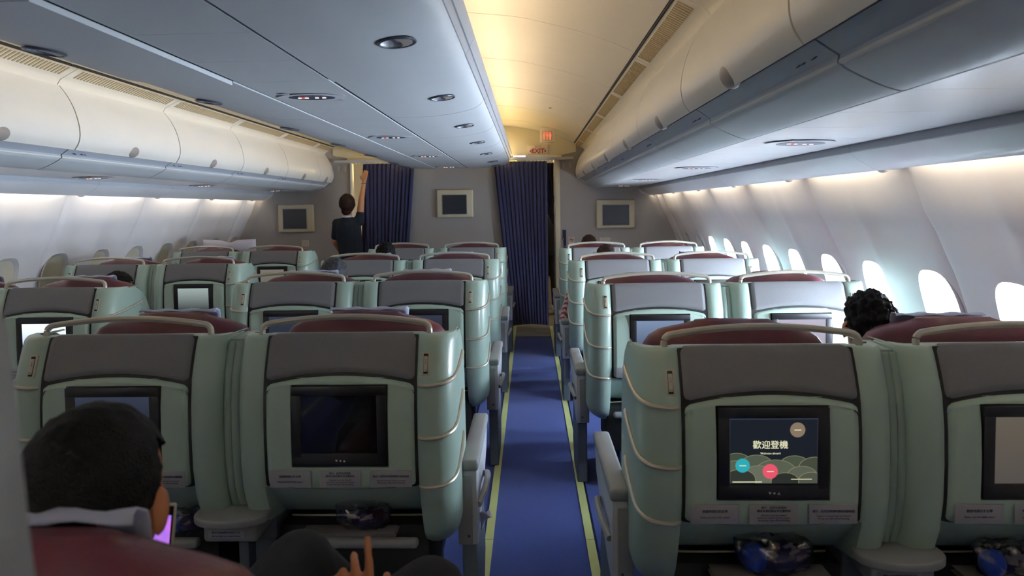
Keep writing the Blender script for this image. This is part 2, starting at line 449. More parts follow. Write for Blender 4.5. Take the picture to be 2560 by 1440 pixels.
# ------------------------------------------------------------------ side overhead bins
DP = spline2([(1.652, 2.205), (1.612, 2.15), (1.585, 2.10), (1.566, 2.05), (1.552, 1.99), (1.549, 1.94), (1.558, 1.90), (1.580, 1.866)], 4)
def side_bin_meshes(s, ln, first=False):
    e = .0035
    e = .0048
    d = B().prism(offset_profile([(s*x, z) for x, z in DP], -.016*s), 'y', e, ln-e).me('door', 'binw')
    hd = B().ball((s*1.563, ln/2, 1.893), (.026, .064, .042), 22, 14, Matrix.Rotation(s*-.45, 3, 'Y')).me('latch_handle', 'latch')
    tr = B().prism([(s*x, z) for x, z in ((1.592, 1.868), (1.60, 1.878), (1.66, 1.86), (1.70, 1.86), (1.70, 1.80), (1.665, 1.812), (1.652, 1.8165), (1.644, 1.824), (1.645, 1.832))], 'y', e, ln-e).me('ledge', 'trim')
    bt = B().prism(offset_profile([(s*x, z) for x, z in spline2([(1.650, 1.812), (1.662, 1.802), (1.70, 1.782), (1.745, 1.762), (1.786, 1.751), (1.79, 1.765)], 3)], .012*s), 'y', e, ln-e).me('underside', 'cbin')
    body = B().prism([(s*x, z) for x, z in ((1.67, 2.20), (1.60, 2.05), (1.58, 1.95), (1.605, 1.89), (1.72, 1.865), (1.72, 1.80), (1.79, 1.775), (2.40, 1.80), (2.40, 2.15), (2.0, 2.25))], 'y', .0, ln).me('housing', 'gasket2')
    lp = B().tube([(s*1.6485, e, 1.8185), (s*1.6485, ln-e, 1.8185)], .0065, 10).me('lip', 'binw')
    return d, hd, tr, bt, body, lp
MT['latch'] = mat('latch_taupe', '9B938C', .4, vary=.02)
MT['gasket2'] = mat('bin_housing_dark', '2A2C2E', .7)
for s in (1, -1):
    full = side_bin_meshes(s, MOD); last = side_bin_meshes(s, YB-.02-(G0+MOD*5))
    side = 'bright-window side' if s > 0 else 'shaded-window side'
    for i in range(-3, 6):
        y0 = G0+MOD*i
        t = thing('overhead_bin', 'curved off-white overhead bin, %s, %s from the bulkhead' % (side, ordb(i)), 'overhead bin', (0, y0, 0), 0, 'overhead bins, '+side)
        for nm, me in zip(('door', 'latch_handle', 'ledge', 'underside', 'housing', 'lip'), last if i == 5 else full): link(nm, me, t)
        if i == 5:
            # green exit mark near the rounded end
            B().box((s*1.552, .30, 1.985), (.004, .05, .075)).obj('green_mark', 'green', t)
            B().box((s*1.5495, .30, 1.985), (.004, .02, .035)).obj('green_mark_glyph', 'signw', t)
            pf = [(s*x, z) for x, z in DP]
            e = B(); ln = YB-.02-y0
            e.prism([(s*x, z) for x, z in list(DP)+[(1.66, 1.80), (1.79, 1.75), (2.3, 1.76), (2.3, 2.2)]], 'y', ln-.012, ln); e.obj('end_cap', 'binw', t)
        if i == 4 and s < 0:
            B().box((s*1.566, .1, 2.055), (.005, .045, .06)).obj('red_mark', mat('red_mark', 'C96A50', .6), t)
            B().box((s*1.553, .115, 1.965), (.005, .03, .08)).obj('grey_mark', 'latch', t)
        if i < 5:
            for k, (dy, h) in enumerate(((-.045, .03), (.02, .016), (.05, .016))):
                B().box((s*1.622, .12+dy, 1.843), (.003, .012, h*.5), 0, Matrix.Rotation(s*.9, 3, 'Y')).obj('row_mark', 'psu', t)

# ------------------------------------------------------------------ service panels under the side bins
def psu_unit(parent, c, s=1, nrm=-1, big=1.0, rot=0, ky=1.3):
    """lens with lit signs and two reading lights on a flat panel facing down; c = centre, local Y along the cabin"""
    x, y, z = c
    def ell(rx, ry, t, nm, m, dx=0, dy=0, dz=0):
        b = B(); q = bmesh.ops.create_cone(b.bm, cap_ends=True, segments=28, radius1=1, radius2=.96, depth=t)
        bmesh.ops.scale(b.bm, vec=(rx, ry, 1), verts=q['verts']); return b.obj(nm, m, parent, (x+dx, y+dy, z+dz))
    ell(.15*big, .065*big*ky, .003, 'surround', 'psuw', 0, 0, -.002)
    ln = ell(.10*big, .044*big*ky, .003, 'lens', 'psu', 0, 0, -.0035)
    for dx, mm in ((-.055, 'psulit'), (-.04, 'psured'), (-.025, 'psulit'), (.02, 'psulit'), (.052, 'psulit')):
        ell(.009*big, .008*big, .003, 'lit_symbol', mm, dx*big, 0, -.0055)
    for dx in (-.095, .095): ell(.022*big, .018*big, .002, 'reading_light', 'trim', dx*big, .080*s*(1 if dx > 0 else -1), -.002)
for s in (1, -1):
    wl = link('ceiling_service_strip', None); tag(wl, kind='structure')
    for i in range(-3, 6):
        y0 = G0+MOD*i; n = 3; dl = MOD/n
        pass
for wl in [o for o in COL.objects if o.name.startswith('ceiling_service_strip')]:
    s = -1 if wl.name.endswith('001') else 1
    for i in range(-3, 6):
        y0 = G0+MOD*i; n = 3; dl = MOD/n
        for k in range(n):
            B().prism([(s*x, z) for x, z in ((1.797, 1.765), (1.80, 1.753), (2.318, 1.751), (2.320, 1.765))], 'y', y0+k*dl+.0012, min(y0+(k+1)*dl-.0012, YB-.01)).obj('service_panel', 'psuw', wl)
    # groove and valance
    for i in range(-6, 6):
        y0 = PY0+PW*i; y1 = min(y0+PW-.003, YB-.005)
        if y0 < YBACK-.5 or y0 > YB: continue
        B().prism([(s*x, z) for x, z in ((2.322, 1.78), (2.326, 1.718), (2.335, 1.716), (2.345, 1.76))], 'y', y0, y1).obj('groove', 'trim', wl)
        pf = spline2([(2.325, 1.720), (2.35, 1.700), (2.39, 1.672), (2.44, 1.646), (2.456, 1.642), (2.460, 1.650)], 3)
        B().prism(offset_profile([(s*x, z) for x, z in pf], .010*s), 'y', y0+.0015, y1).obj('valance', 'psuw', wl)
for s, ys in ((1, [1.05, 2.76, 4.45, 6.25, 7.85]), (-1, [3.05, 4.55, 6.12, 7.85])):
    side = 'bright-window side' if s > 0 else 'shaded-window side'
    for j, y in enumerate(ys):
        t = thing('passenger_service_unit', 'oval lamp unit with lit symbols, %s, %s from the bulkhead' % (side, ORD[len(ys)-1-j]), 'service unit', (s*2.05, y, 1.750), 0, 'service units, '+side)
        psu_unit(t, (0, 0, 0), s, ky=1.8); t.rotation_euler.z = s*.30

# ------------------------------------------------------------------ centre bins
CP = spline2([(.198, 2.004), (.30, 2.004), (.39, 2.006), (.46, 2.011), (.53, 2.019), (.59, 2.029), (.64, 2.042), (.675, 2.058), (.697, 2.078), (.708, 2.098)], 4)
def centre_door(s, ln):
    d = B().prism(offset_profile([(s*x, z) for x, z in CP], .016*s), 'y', .004, ln-.004).me('door', 'cbin')
    c = B(); q = bmesh.ops.create_cone(c.bm, cap_ends=True, segments=32, radius1=.052, radius2=.052, depth=.2); bmesh.ops.translate(c.bm, vec=(s*.55, ln/2, 2.0), verts=q['verts'])
    d = cut(d, c.me('c', 'cbin')); d.shade_smooth(); d.set_sharp_from_angle(angle=math.radians(35)); return d
def latch_meshes():
    # dish, ring and half-round paddle, centred on the origin, opening downwards
    N = 28; vs = []; fs = []; prof = [(.053, -.002), (.048, .004), (.038, .014), (.022, .021), (.001, .024)]
    for r, z in prof:
        for k in range(N): a = k*2*PI/N; vs.append((r*math.cos(a), r*math.sin(a), z))
    for j in range(len(prof)-1):
        for k in range(N): fs.append((j*N+k, j*N+(k+1) % N, (j+1)*N+(k+1) % N, (j+1)*N+k))
    dish = mesh('latch_dish', vs, fs, mat('bright_chrome', 'E8EAF0', .22, metal=.75), ang=60)
    b = B(); pts = [(math.cos(a)*.056, math.sin(a)*.056, -.001) for a in [k*2*PI/N for k in range(N+1)]]
    b.tube(pts, .0042, 8, False); ring = b.me('latch_ring', 'trimd')
    b = B(); pp = [(.047*math.cos(a), .047*math.sin(a)) for a in [-PI/2+PI*k/14 for k in range(15)]]+[(.010, .038), (.014, .015), (.012, -.01), (.006, -.035)]
    b.prism(pp, 'z', -.004, .002); pad = b.me('latch_paddle', 'latch')
    return dish, ring, pad
DISH, RING, PADDLE = latch_meshes()
MT['dark2'] = MT['dark']
def top_trim(s, ln):
    b = B()
    b.prism([(s*x, z) for x, z in ((.700, 2.094), (.712, 2.092), (.722, 2.112), (.722, 2.125), (.706, 2.125))], 'y', .002, ln-.002)
    b.prism([(s*x, z) for x, z in ((.712, 2.130), (.728, 2.124), (.740, 2.15), (.742, 2.18), (.735, 2.185), (.715, 2.165))], 'y', .002, ln-.002)
    return b.me('top_rail', 'trim')
cb_housing = B().prism([(x, z) for x, z in ((-.66, 2.07), (-.6, 2.052), (-.4, 2.03), (-.2, 2.026), (.2, 2.026), (.4, 2.03), (.6, 2.052), (.66, 2.07), (.70, 2.12), (.70, 2.14), (.3, 2.5), (-.3, 2.5), (-.70, 2.14), (-.70, 2.12))], 'y', -3, YB-.3).obj('ceiling_bin_carcass', 'binw'); tag(cb_housing, kind='structure')
CEND = 8.30
for s in (1, -1):
    dm = centre_door(s, MOD); dl = centre_door(s, CEND-(G0+MOD*5)); tt = top_trim(s, MOD); tl = top_trim(s, CEND-(G0+MOD*5))
    side = 'facing the blue carpet aisle' if s > 0 else 'facing the attendant\'s aisle'
    for i in range(-3, 6):
        y0 = G0+MOD*i; ln = MOD if i < 5 else CEND-y0
        t = thing('centre_overhead_bin', 'grey centre overhead bin %s, %s from the bulkhead' % (side, ordb(i)), 'overhead bin', (0, y0, 0), 0, 'centre bins '+side)
        dd = link('door', dm if i < 5 else dl, t)
        if y0 < 2.5: dd.location.z = -.012 if s < 0 else -.006
        link('top_rail', tt if i < 5 else tl, t)
        rx = (0, -s*.11, 0)
        for nm, me in (('latch_dish', DISH), ('latch_ring', RING), ('latch_paddle', PADDLE)):
            o = link(nm, me, t, (s*.55, ln/2, 2.0185+dd.location.z), rx)
    # warm tubes lying in the tray on top of the centre bins
    for i in range(-3, 6):
        y0 = G0+MOD*i
        o = B().box((s*.655, y0+MOD/2, 2.185), (.03, MOD*.9, .02)).obj('light_tube', 'warmfar' if i > 3 else 'warm')
        tag(o, 'warm tube on top of the centre bins, %s, %s from the bulkhead' % ('bright-window side' if s > 0 else 'shaded-window side', ordb(i)), 'light tube', 'ceiling wash tubes')
# middle spine between the two rows of doors
sp_ = link('ceiling_spine', None); tag(sp_, kind='structure')
y = G0-MOD*3
while y < CEND-.05:
    y1 = min(y+MOD/3, CEND)
    B().prism([(-.179, 2.02), (-.179, 2.004), (.179, 2.004), (.179, 2.02)], 'y', y+.001, y1-.001).obj('spine_panel', 'cbin', sp_); y = y1
for s in (1, -1):
    B().prism([(s*.178, 2.026), (s*.178, 2.009), (s*.1985, 2.011), (s*.1985, 2.026)], 'y', -.6, CEND).obj('seam_gasket', 'gasket', sp_)
for j, y in enumerate([.9, 2.95, 4.62, 6.3, 7.95]):
    t = thing('passenger_service_unit', 'oval lamp unit with lit symbols in the centre bin spine, %s from the bulkhead' % ORD[4-j], 'service unit', (0, y, 2.003), 0, 'service units in the centre spine')
    psu_unit(t, (0, 0, 0), 1)
# rounded end cap of the centre bins
ec = [(x, z) for x, z in CP]; ecp = ec+[(.735, 2.18), (.4, 2.5), (-.4, 2.5), (-.735, 2.18)]+[(-x, z) for x, z in ec[::-1]]
o = B().prism(ecp, 'y', CEND, CEND+.015).obj('ceiling_bin_end', 'cbin'); tag(o, kind='structure')

# ------------------------------------------------------------------ front bulkhead and doorways
def bpanel(name, x0, x1, z0, z1, m='bulk', y=YB, t=.04, par=None, bev=0):
    o = B().box(((x0+x1)/2, y+t/2, (z0+z1)/2), (x1-x0, t, z1-z0), bev).obj(name, m, par); return o
fb = link('wall_bulkhead', None); tag(fb, kind='structure')
bpanel('bulkhead_panel', -.68, .60, 0, 2.6, par=fb)
bpanel('bulkhead_panel', 1.335, 2.95, 0, 2.10, par=fb)
bpanel('bulkhead_panel', -2.95, -1.325, 0, 2.10, par=fb)
for s in (1, -1):
    bpanel('bulkhead_panel', *sorted((s*1.36, s*2.95)), 2.10, 2.80, par=fb)
bpanel('door_post', 1.275, 1.335, 0, 2.12, 'cream', YB-.03, .10, fb, .006)
bpanel('door_post', 1.262, 1.278, 0, 2.12, 'metal', YB-.01, .04, fb)
bpanel('door_post', -1.325, -1.30, 0, 2.10, 'binw', YB-.03, .10, fb, .006)
bpanel('door_post', .60, .63, 0, 2.2, 'cream', YB, .10, fb)
bpanel('door_post', -.71, -.68, 0, 2.2, 'cream', YB, .10, fb)
# arched end walls that carry the exit sign
for s in (1, -1):
    pts = [(s*.55, 2.17), (s*1.36, 2.17)]+[(s*x, z-.045) for x, z in arc[::-1] if x > .55]+[(s*.55, 2.50)]
    pts = [(s*.55, 2.165), (s*1.36, 2.165), (s*1.54, 2.20), (s*1.54, 2.30)]+[(s*x, z) for x, z in arc[::-1] if x > .55]+[(s*.55, 2.56)]
    o = B().prism(pts, 'y', YB-.02, YB+.02).obj('door_header', 'cream', fb)
# curtain rails
for s in (1, -1):
    t = thing('curtain_rail', 'pale aluminium curtain rail over the doorway %s' % ('beside the lit lavatory sign' if s > 0 else 'where the attendant reaches up'), 'curtain rail', (0, YB-.075, 0))
    t['group'] = 'curtain rails'
    a, b = (.50, 1.50)
    B().box((s*(a+b)/2, 0, 2.118), (b-a, .05, .035), .004).obj('rail', 'lightp', t)
    for k in range(14):
        B().tube([(s*(.62+k*.047), 0, 2.10), (s*(.622+k*.047), 0, 2.082)], .004, 6).obj('hook', 'metal', t)
    for x in (1.38, 1.46): B().box((s*x, .03, 2.03), (.016, .01, .07), .003).obj('bracket', 'latchp', t)
# curtains
def curtain(name, x0, x1, x0b, x1b, z0, z1, y, folds, amp, m, label, group=None, sag=None):
    nx, nz = folds*10, 24; vs = []; fs = []
    for j in range(nz+1):
        v = j/nz; z = z1+(z0-z1)*v
        for i in range(nx+1):
            u = i/nx
            xa = x0+(x0b-x0)*v; xb = x1+(x1b-x1)*v
            ph = u*folds*2*PI + .5*math.sin(u*7+v*2.2)
            a = amp*(.55+.45*math.sin(u*13+1)**2)*(1-.25*math.sin(v*3+u*4))
            zz = z+(sag(u) if (sag and j == nz) else 0)
            vs.append((xa+(xb-xa)*u+.006*math.sin(ph*2+1), y+a*math.sin(ph)+.01*noise.noise(Vector((u*6, v*5, folds))), zz))
    n = nx+1
    for j in range(nz):
        for i in range(nx): a = j*n+i; fs.append((a, a+1, a+n+1, a+n))
    me = mesh(name, vs, fs, m, ang=80)
    me = baked(me, [('SOLIDIFY', dict(thickness=.004))]); me.shade_smooth()
    o = link(name, me); tag(o, label, 'curtain', group); return o
curtain('door_curtain', .50, 1.165, .70, 1.165, .012, 2.085, YB-.075, 13, .018, 'curtain', 'navy pleated curtain drawn across the doorway at the end of the blue carpet aisle', sag=lambda u: .022*math.sin(u*3))
curtain('door_curtain', -1.135, -.50, -1.135, -.68, .02, 2.085, YB-.075, 12, .018, 'curtain', 'navy pleated curtain hanging beside the attendant with the raised arm')
curtain('door_curtain', -1.155, -1.125, -1.24, -1.15, .02, 2.085, YB-.03, 2, .012, 'curtain', 'narrow loose curtain edge behind the raised arm of the attendant')
# second dark curtain in the galley, tied back
vs = []; fs = []; nx, nz = 40, 20
for j in range(nz+1):
    v = j/nz
    for i in range(nx+1):
        u = i/nx; xl = .90+.335*min(1, v*1.02)**1.15 if v < .98 else 1.235
        vs.append((xl+(1.262-xl)*u, YB+.10+.012*math.sin(u*42), 2.075-.78*v))
for j in range(nz):
    for i in range(nx): a = j*(nx+1)+i; fs.append((a, a+1, a+nx+2, a+nx+1))
me = mesh('c', vs, fs, 'curtain2', ang=80); me = baked(me, [('SOLIDIFY', dict(thickness=.004))]); me.shade_smooth()
tag(link('tied_curtain', me), 'dark curtain tied back to the door post behind the drawn navy curtain', 'curtain')

# galley beyond the doorway
t = thing('galley_cabinet', 'dim cream galley cabinet seen through the gap beside the door curtain', 'cabinet', (1.35, 10.2, 0))
B().box((0, 0, 1.05), (1.2, .5, 2.1), .01).obj('body', 'cream', t)
for k in range(4): B().box((-.42+.28*k, -.256, .55), (.26, .012, .9), .006).obj('cart_door', 'latchp', t)
B().box((0, -.27, 1.05), (1.2, .06, .03), .004).obj('worktop', 'dark', t)
for x, z, m, l in ((.72, 2.13, 'ledw', 'white strip lamp glowing over the curtain rail'), (.64, 2.075, 'ledy', 'small amber lamp glimpsed above the door curtain')):
    o = B().box((x+.10, YB+.35, z+.06), (.16 if m == 'ledw' else .10, .05, .02), .003).obj('galley_lamp', m); tag(o, l, 'lamp')
pl = bpy.data.lights.new('galley_light', 'POINT'); pl.energy = 7; pl.color = lin('FFD98A'); pl.shadow_soft_size = .15
link('galley_light', pl, None, (1.1, 9.4, 2.1))
pl2 = bpy.data.lights.new('galley_light', 'POINT'); pl2.energy = 7; pl2.color = lin('FFD98A'); pl2.shadow_soft_size = .15
link('galley_light', pl2, None, (-1.1, 9.4, 2.1))

# wall screens
def wall_screen(x, z, w, h, ix0, ix1, iz0, iz1, label):
    t = thing('wall_screen', label, 'screen', (x, YB, z), 0, 'bulkhead screens')
    B().box((0, -.025, 0), (w, .05, h), .02, seg=4).obj('housing', 'cream', t)
    B().box(((ix0+ix1)/2, -.051, (iz0+iz1)/2), (ix1-ix0+.02, .006, iz1-iz0+.02), .002).obj('bezel', 'latchp', t)
    B().box(((ix0+ix1)/2, -.055, (iz0+iz1)/2), (ix1-ix0, .003, iz1-iz0)).obj('display', 'wglass', t)
MT['wglass'] = mat('grey_blue_display', '30363F', .25, vary=0)
wall_screen(-2.03, 1.41, .46, .355, -.16, .14, -.13, .12, 'cream-framed wall screen on the bulkhead beside the closed shades')
wall_screen(.005, 1.57, .463, .351, -.156, .15, -.132, .11, 'cream-framed wall screen at the middle of the bulkhead between the curtains')
wall_screen(2.03, 1.412, .482, .36, -.165, .166, -.138, .114, 'cream-framed wall screen on the bulkhead near the bright windows')

# exit sign
t = thing('exit_sign', 'cream EXIT sign with red lettering and arrows above the curtained doorway', 'sign', (1.063, YB-.03, 2.237))
B().box((0, 0, 0), (.262, .02, .108), .009).obj('plate', 'signw', t)
link('lettering', text_mesh('EXIT', .078, 'red'), t, (0, -.0115, -.022), FACE)
link('lettering', text_mesh('出 口', .036, 'red'), t, (0, -.0115, .030), FACE)
for s in (1, -1): B().prism([(s*.083, -.022+.022), (s*.083, -.022-.022), (s*.105, -.022)], 'y', -.012, -.0105).obj('arrow', 'red', t)
# lavatory sign, hanging from the arch
t = thing('lavatory_sign', 'cream box sign with lit orange lavatory figures hanging from the aisle ceiling', 'sign', (1.165, 7.9, 2.36))
B().box((0, 0, -.01), (.165, .05, .17), .006).obj('housing', 'signw', t)
B().box((0, -.026, -.02), (.12, .004, .115), .003).obj('face', 'latchp', t)
for dx, kind in ((-.036, 0), (0, 1), (.036, 2)):
    b = B()
    if kind != 1:
        b.ball((dx, -.029, .018), (.0075, .002, .0085), 10, 6)
        b.prism([(dx-.012, -.03), (dx+.012, -.03), (dx+.011, .005), (dx-.011, .005)] if kind == 2 else [(dx-.013, -.018), (dx+.013, -.018), (dx+.006, .006), (dx-.006, .006)], 'y', -.030, -.028)
        b.prism([(dx-.007, -.065), (dx+.007, -.065), (dx+.007, -.015), (dx-.007, -.015)], 'y', -.030, -.028)
    else:
        b.prism([(dx-.010, .0), (dx+.010, .0), (dx+.010, .003), (dx-.010, .003)], 'y', -.030, -.028)
        b.prism([(dx-.010, .024), (dx+.010, .024), (dx+.010, .027), (dx-.010, .027)], 'y', -.030, -.028)
        for q in (-1, 1): b.prism([(dx+q*.010-.0015, .0), (dx+q*.010+.0015, .0), (dx+q*.010+.0015, .027), (dx+q*.010-.0015, .027)], 'y', -.030, -.028)
        b.prism([(dx-.012, -.022), (dx+.012, -.022), (dx+.006, -.004), (dx-.006, -.004)], 'y', -.030, -.028)
        b.prism([(dx-.004, -.065), (dx+.004, -.065), (dx+.004, -.022), (dx-.004, -.022)], 'y', -.030, -.028)
    b.obj('lit_figure', 'redlit', t)
o = B().box((1.17, 6.4, 2.445), (.05, .006, .006)).obj('ceiling_slot', 'gasket', ro)
# small things on the bulkhead
t = thing('wall_strap', 'navy strap with two chrome studs clipped to the bulkhead by the door post', 'strap', (1.385, YB-.006, 1.12))
B().prism([(-.02, .10), (.022, .10), (.022, -.13), (-.004, -.13), (-.012, -.02), (-.03, -.02), (-.02, 0)], 'y', -.012, 0).obj('band', 'strap', t)
for p in ((-.012, -.016, -.012), (.008, -.016, -.11)): B().ball(p, (.008, .005, .008), 10, 6).obj('stud', 'metal', t)
t = thing('prohibition_sticker', 'small white sticker with a red crossed ring low on the bulkhead', 'sticker', (1.475, YB-.002, 1.085))
B().box((0, 0, 0), (.07, .002, .085)).obj('backing', 'signw', t)
b = B(); b.tube([(.027*math.cos(k*PI/10), -.003, .008+.027*math.sin(k*PI/10)) for k in range(21)], .0035, 6, False); b.tube([(-.018, -.003, .026), (.018, -.003, -.010)], .003, 6); b.obj('ring', 'red', t)
B().box((0, -.002, .008), (.03, .001, .014)).obj('glyph', 'ink', t)
o = thing('notice_plate', 'white notice plate with small grey lines on the bulkhead near the window side', 'sign', (1.90, YB-.002, 1.08))
B().box((0, 0, 0), (.13, .002, .07)).obj('plate', 'signw', o)
for k in range(5): B().box((0, -.0015, .022-.011*k), (.11, .001, .003)).obj('text_line', 'latch', o)
o = thing('notice_plate', 'cream notice card on the bulkhead behind the shaded front row', 'sign', (-1.93, YB-.002, 1.09))
B().box((0, 0, 0), (.09, .002, .08)).obj('plate', 'signw', o)
for k in range(5): B().box((0, -.0015, .026-.012*k), (.07, .001, .003)).obj('text_line', 'latch', o)

# ------------------------------------------------------------------ seats
def yb(z): return interp([(1.10, .0), (1.08, -.010), (1.03, -.030), (.98, -.047), (.90, -.058), (.80, -.062), (.70, -.060), (.62, -.048), (.55, -.022), (.48, .010), (.42, .045), (.375, .09)], z)
def wing(z): return interp([(1.10, .15), (1.085, .19), (1.04, .27), (.97, .335), (.88, .37), (.7, .38), (.5, .36), (.42, .30), (.37, .20)], z)
def shell_me(s):
    zs = [1.098, 1.100, 1.095, 1.08, 1.05, 1.02, .98, .94, .9, .85, .8, .75, .7, .66, .642, .638, .62, .60, .575, .55, .52, .50, .475, .465, .455, .44, .42, .40, .385, .375]
    def rec(z): return interp([(.64, 0), (.638, .022), (.60, .035), (.55, .06), (.50, .10), (.48, .14), (.465, .20), (.455, .34), (.375, .34)], z)
    vs = []; fs = []
    for j, z in enumerate(zs):
        y0 = yb(z)+(.05 if j == 0 else .004 if j == 1 else 0)
        w_ = wing(z); t = max(0, (.47-z)/.095)
        ox = 1-.55*t*t
        r = rec(z); ri = r if z < .515 else 0
        cols = [(-.323, .14+ri), (-.323, .06+ri), (-.319, .024+ri), (-.307, .003+ri), (-.290, -.007+ri), (-.264, -.009+ri), (-.249, -.003+ri)]
        cols += [(-.243, .004+r), (-.12, .004+r), (0, .004+r), (.12, .004+r), (.243, .004+r)]
        cols += [(.249, -.003), (.238+(.268-.238)*ox, -.010), (.238+(.298-.238)*ox, -.008), (.238+(.324-.238)*ox, .010), (.238+(.339-.238)*ox, .038), (.238+(.345-.238)*ox, .08), (.238+(.345-.238)*ox, w_*.55), (.238+(.343-.238)*ox, w_)]
        yy = .06*t*t
        for x, y in cols: vs.append((s*x, y0+y+(yy if x > .2 else 0), z))
    n = 20
    for j in range(len(zs)-1):
        for i in range(n-1): a = j*n+i; fs.append((a, a+1, a+n+1, a+n))
    me = mesh('shell', vs, fs, 'shell', ang=40)
    me = baked(me, [('SOLIDIFY', dict(thickness=.008, offset=-1))]); me.shade_smooth(); me.set_sharp_from_angle(angle=math.radians(40)); return me
def pad_me(name, x0, x1, zb, zt, off, m, puff=.008, rim=.012, hole=None, nx=24, nz=20, depth=.02, rc=.02):
    xs = [x0+(x1-x0)*i/nx for i in range(nx+1)]; ws = [j/nz for j in range(nz+1)]
    if hole:
        hx0, hx1, hz0, hz1 = hole
        xs = sorted(set([x for x in xs if min(abs(x-hx0), abs(x-hx1)) > .012]+[hx0, hx1]))
    xs = sorted(set(xs+[x0+.004, x0+rim, x1-rim, x1-.004])); nx = len(xs)-1
    vs = []; fs = []; grid = []
    if hole:
        # rows snapped to the opening
        rows = [0, .006, .02, .045, .09]; rows = None
    for i, x in enumerate(xs):
        colz = []
        b, t = zb(x), zt(x)
        e = min(x-x0, x1-x)
        if e < rc:
            d = rc-math.sqrt(max(0, rc*rc-(rc-e)**2)); b += d*.8; t -= d*.8
        if hole:
            seg = [b, b+.004, b+rim]+[b+rim+(hz0-b-rim)*k/4 for k in range(1, 5)]+[hz0+(hz1-hz0)*k/8 for k in range(1, 9)]+[hz1+(t-rim-hz1)*k/4 for k in range(1, 5)]+[t-.004, t]
        else:
            seg = [b, b+.004, b+rim]+[b+rim+(t-b-2*rim)*k/nz for k in range(1, nz+1)]+[t-.004, t]
        grid.append(seg)
    nz = len(grid[0])-1
    idx = {}
    for i, x in enumerate(xs):
        for j, z in enumerate(grid[i]):
            e = min(x-x0, x1-x, z-grid[i][0], grid[i][-1]-z)
            p = puff*(1-max(0, 1-e/rim)**2)
            idx[i, j] = len(vs); vs.append((x, yb(z)-off-p, z))
    back = {}
    for i, x in enumerate(xs):
        for j, z in enumerate(grid[i]):
            if i in (0, nx) or j in (0, nz): back[i, j] = len(vs); vs.append((x, yb(z)-off+depth, z))
    def inhole(i, j):
        if not hole: return False
        return hole[0]-1e-6 <= xs[i] and xs[i+1] <= hole[1]+1e-6 and 6 <= j < 14
    for i in range(nx):
        for j in range(nz):
            if not inhole(i, j): fs.append((idx[i, j], idx[i+1, j], idx[i+1, j+1], idx[i, j+1]))
    for i in range(nx):
        for j in (0, nz): fs.append((idx[i, j], idx[i+1, j], back[i+1, j], back[i, j]))
    for j in range(nz):
        for i in (0, nx): fs.append((idx[i, j], idx[i, j+1], back[i, j+1], back[i, j]))
    if hole:
        hi = [i for i, x in enumerate(xs) if hole[0]-1e-6 <= x <= hole[1]+1e-6]
        ring = [(i, 6) for i in hi]+[(hi[-1], j) for j in range(7, 15)]+[(i, 14) for i in hi[::-1][1:]]+[(hi[0], j) for j in range(13, 6, -1)]
        hb = {}
        for k in ring: v = vs[idx[k]]; hb[k] = len(vs); vs.append((v[0], v[1]+.03, v[2]))
        for a, b in zip(ring, ring[1:]+ring[:1]): fs.append((idx[a], idx[b], hb[b], hb[a]))
    return mesh(name, vs, fs, m, ang=40)
def placard(root, x, z, w, h, lines, y):
    p = B().box((x, y, z), (w, .003, h), .001).obj('placard', 'label', root)
    for txt, sz, dz in lines:
        link('lettering', text_mesh(txt, sz), p, (x, y-.002, z+dz), FACE)
def cushion_me(name, w, d, h, m, e=3.2, nx=28):
    """superellipsoid cushion"""
    vs = []; fs = []; U, V = 36, 18
    f = lambda c, p: math.copysign(abs(c)**p, c)
    for j in range(V+1):
        v = -PI/2+PI*j/V
        for i in range(U):
            u = 2*PI*i/U; p = 2/e
            vs.append((w/2*f(math.cos(v), p)*f(math.cos(u), p), d/2*f(math.cos(v), p)*f(math.sin(u), p), h/2*f(math.sin(v), p)))
    for j in range(V):
        for i in range(U): fs.append((j*U+i, j*U+(i+1) % U, (j+1)*U+(i+1) % U, (j+1)*U+i))
    me = mesh(name, vs, fs, m, ang=80); return me
def headrest_me():
    """leather headrest: wide, rounded shoulders, slightly slumped top"""
    vs = []; fs = []; U = 40; rows = [.80, .86, .92, .98, 1.03, 1.07, 1.095, 1.115, 1.129, 1.138, 1.144, 1.147]
    for j, z in enumerate(rows):
        t = max(0, (z-.98)/.168); hw = .292*math.sqrt(max(.0, 1-(min(t, 1)**4.5))); hw = max(hw, .12); hd = .070*(1-.75*t**6)
        for i in range(U):
            u = 2*PI*i/U; cx, sy = math.cos(u), math.sin(u)
            p = .55
            x = hw*math.copysign(abs(cx)**p, cx); y = hd*math.copysign(abs(sy)**.7, sy)
            sag = .012*noise.noise(Vector((x*9, y*9, z*7)))
            vs.append((x, .295+y+.012*math.sin(x*24)*t, z-.011+sag*t))
    for j in range(len(rows)-1):
        for i in range(U): fs.append((j*U+i, j*U+(i+1) % U, (j+1)*U+(i+1) % U, (j+1)*U+i))
    fs.append(tuple(range(U))); fs.append(tuple(range((len(rows)-1)*U, len(rows)*U))[::-1])
    me = mesh('headrest', vs, fs, 'leather', ang=80)
    return me
PLT = [(-.156, 'l', (('就座時請扣安全帶', .0085, .008), ('Fasten seat belt while seated', .0068, -.008))),
       (0, 'm', (('滑行．起飛及降落時', .0075, .018), ('請收妥遙控器並淨空置物架', .0075, .009), ('Handset must be stowed\nand items removed from shelves\nduring taxi, take-off and landing', .0066, -.0095))),
       (.158, 'r', (('滑行．起飛及降落時請收妥腳踏墊', .0075, .008), ('Legrest Footrest must be stowed\nduring taxi, take-off and landing', .0066, -.008)))]
ztop_pad = lambda x: 1.113-.003*(x/.235)**4
zarc = lambda x: .994-.027*(x/.235)**2
pad_m = pad_me('back_pad', -.232, .232, lambda x: zarc(x)+.004, ztop_pad, .006, 'pad', .010, .016)
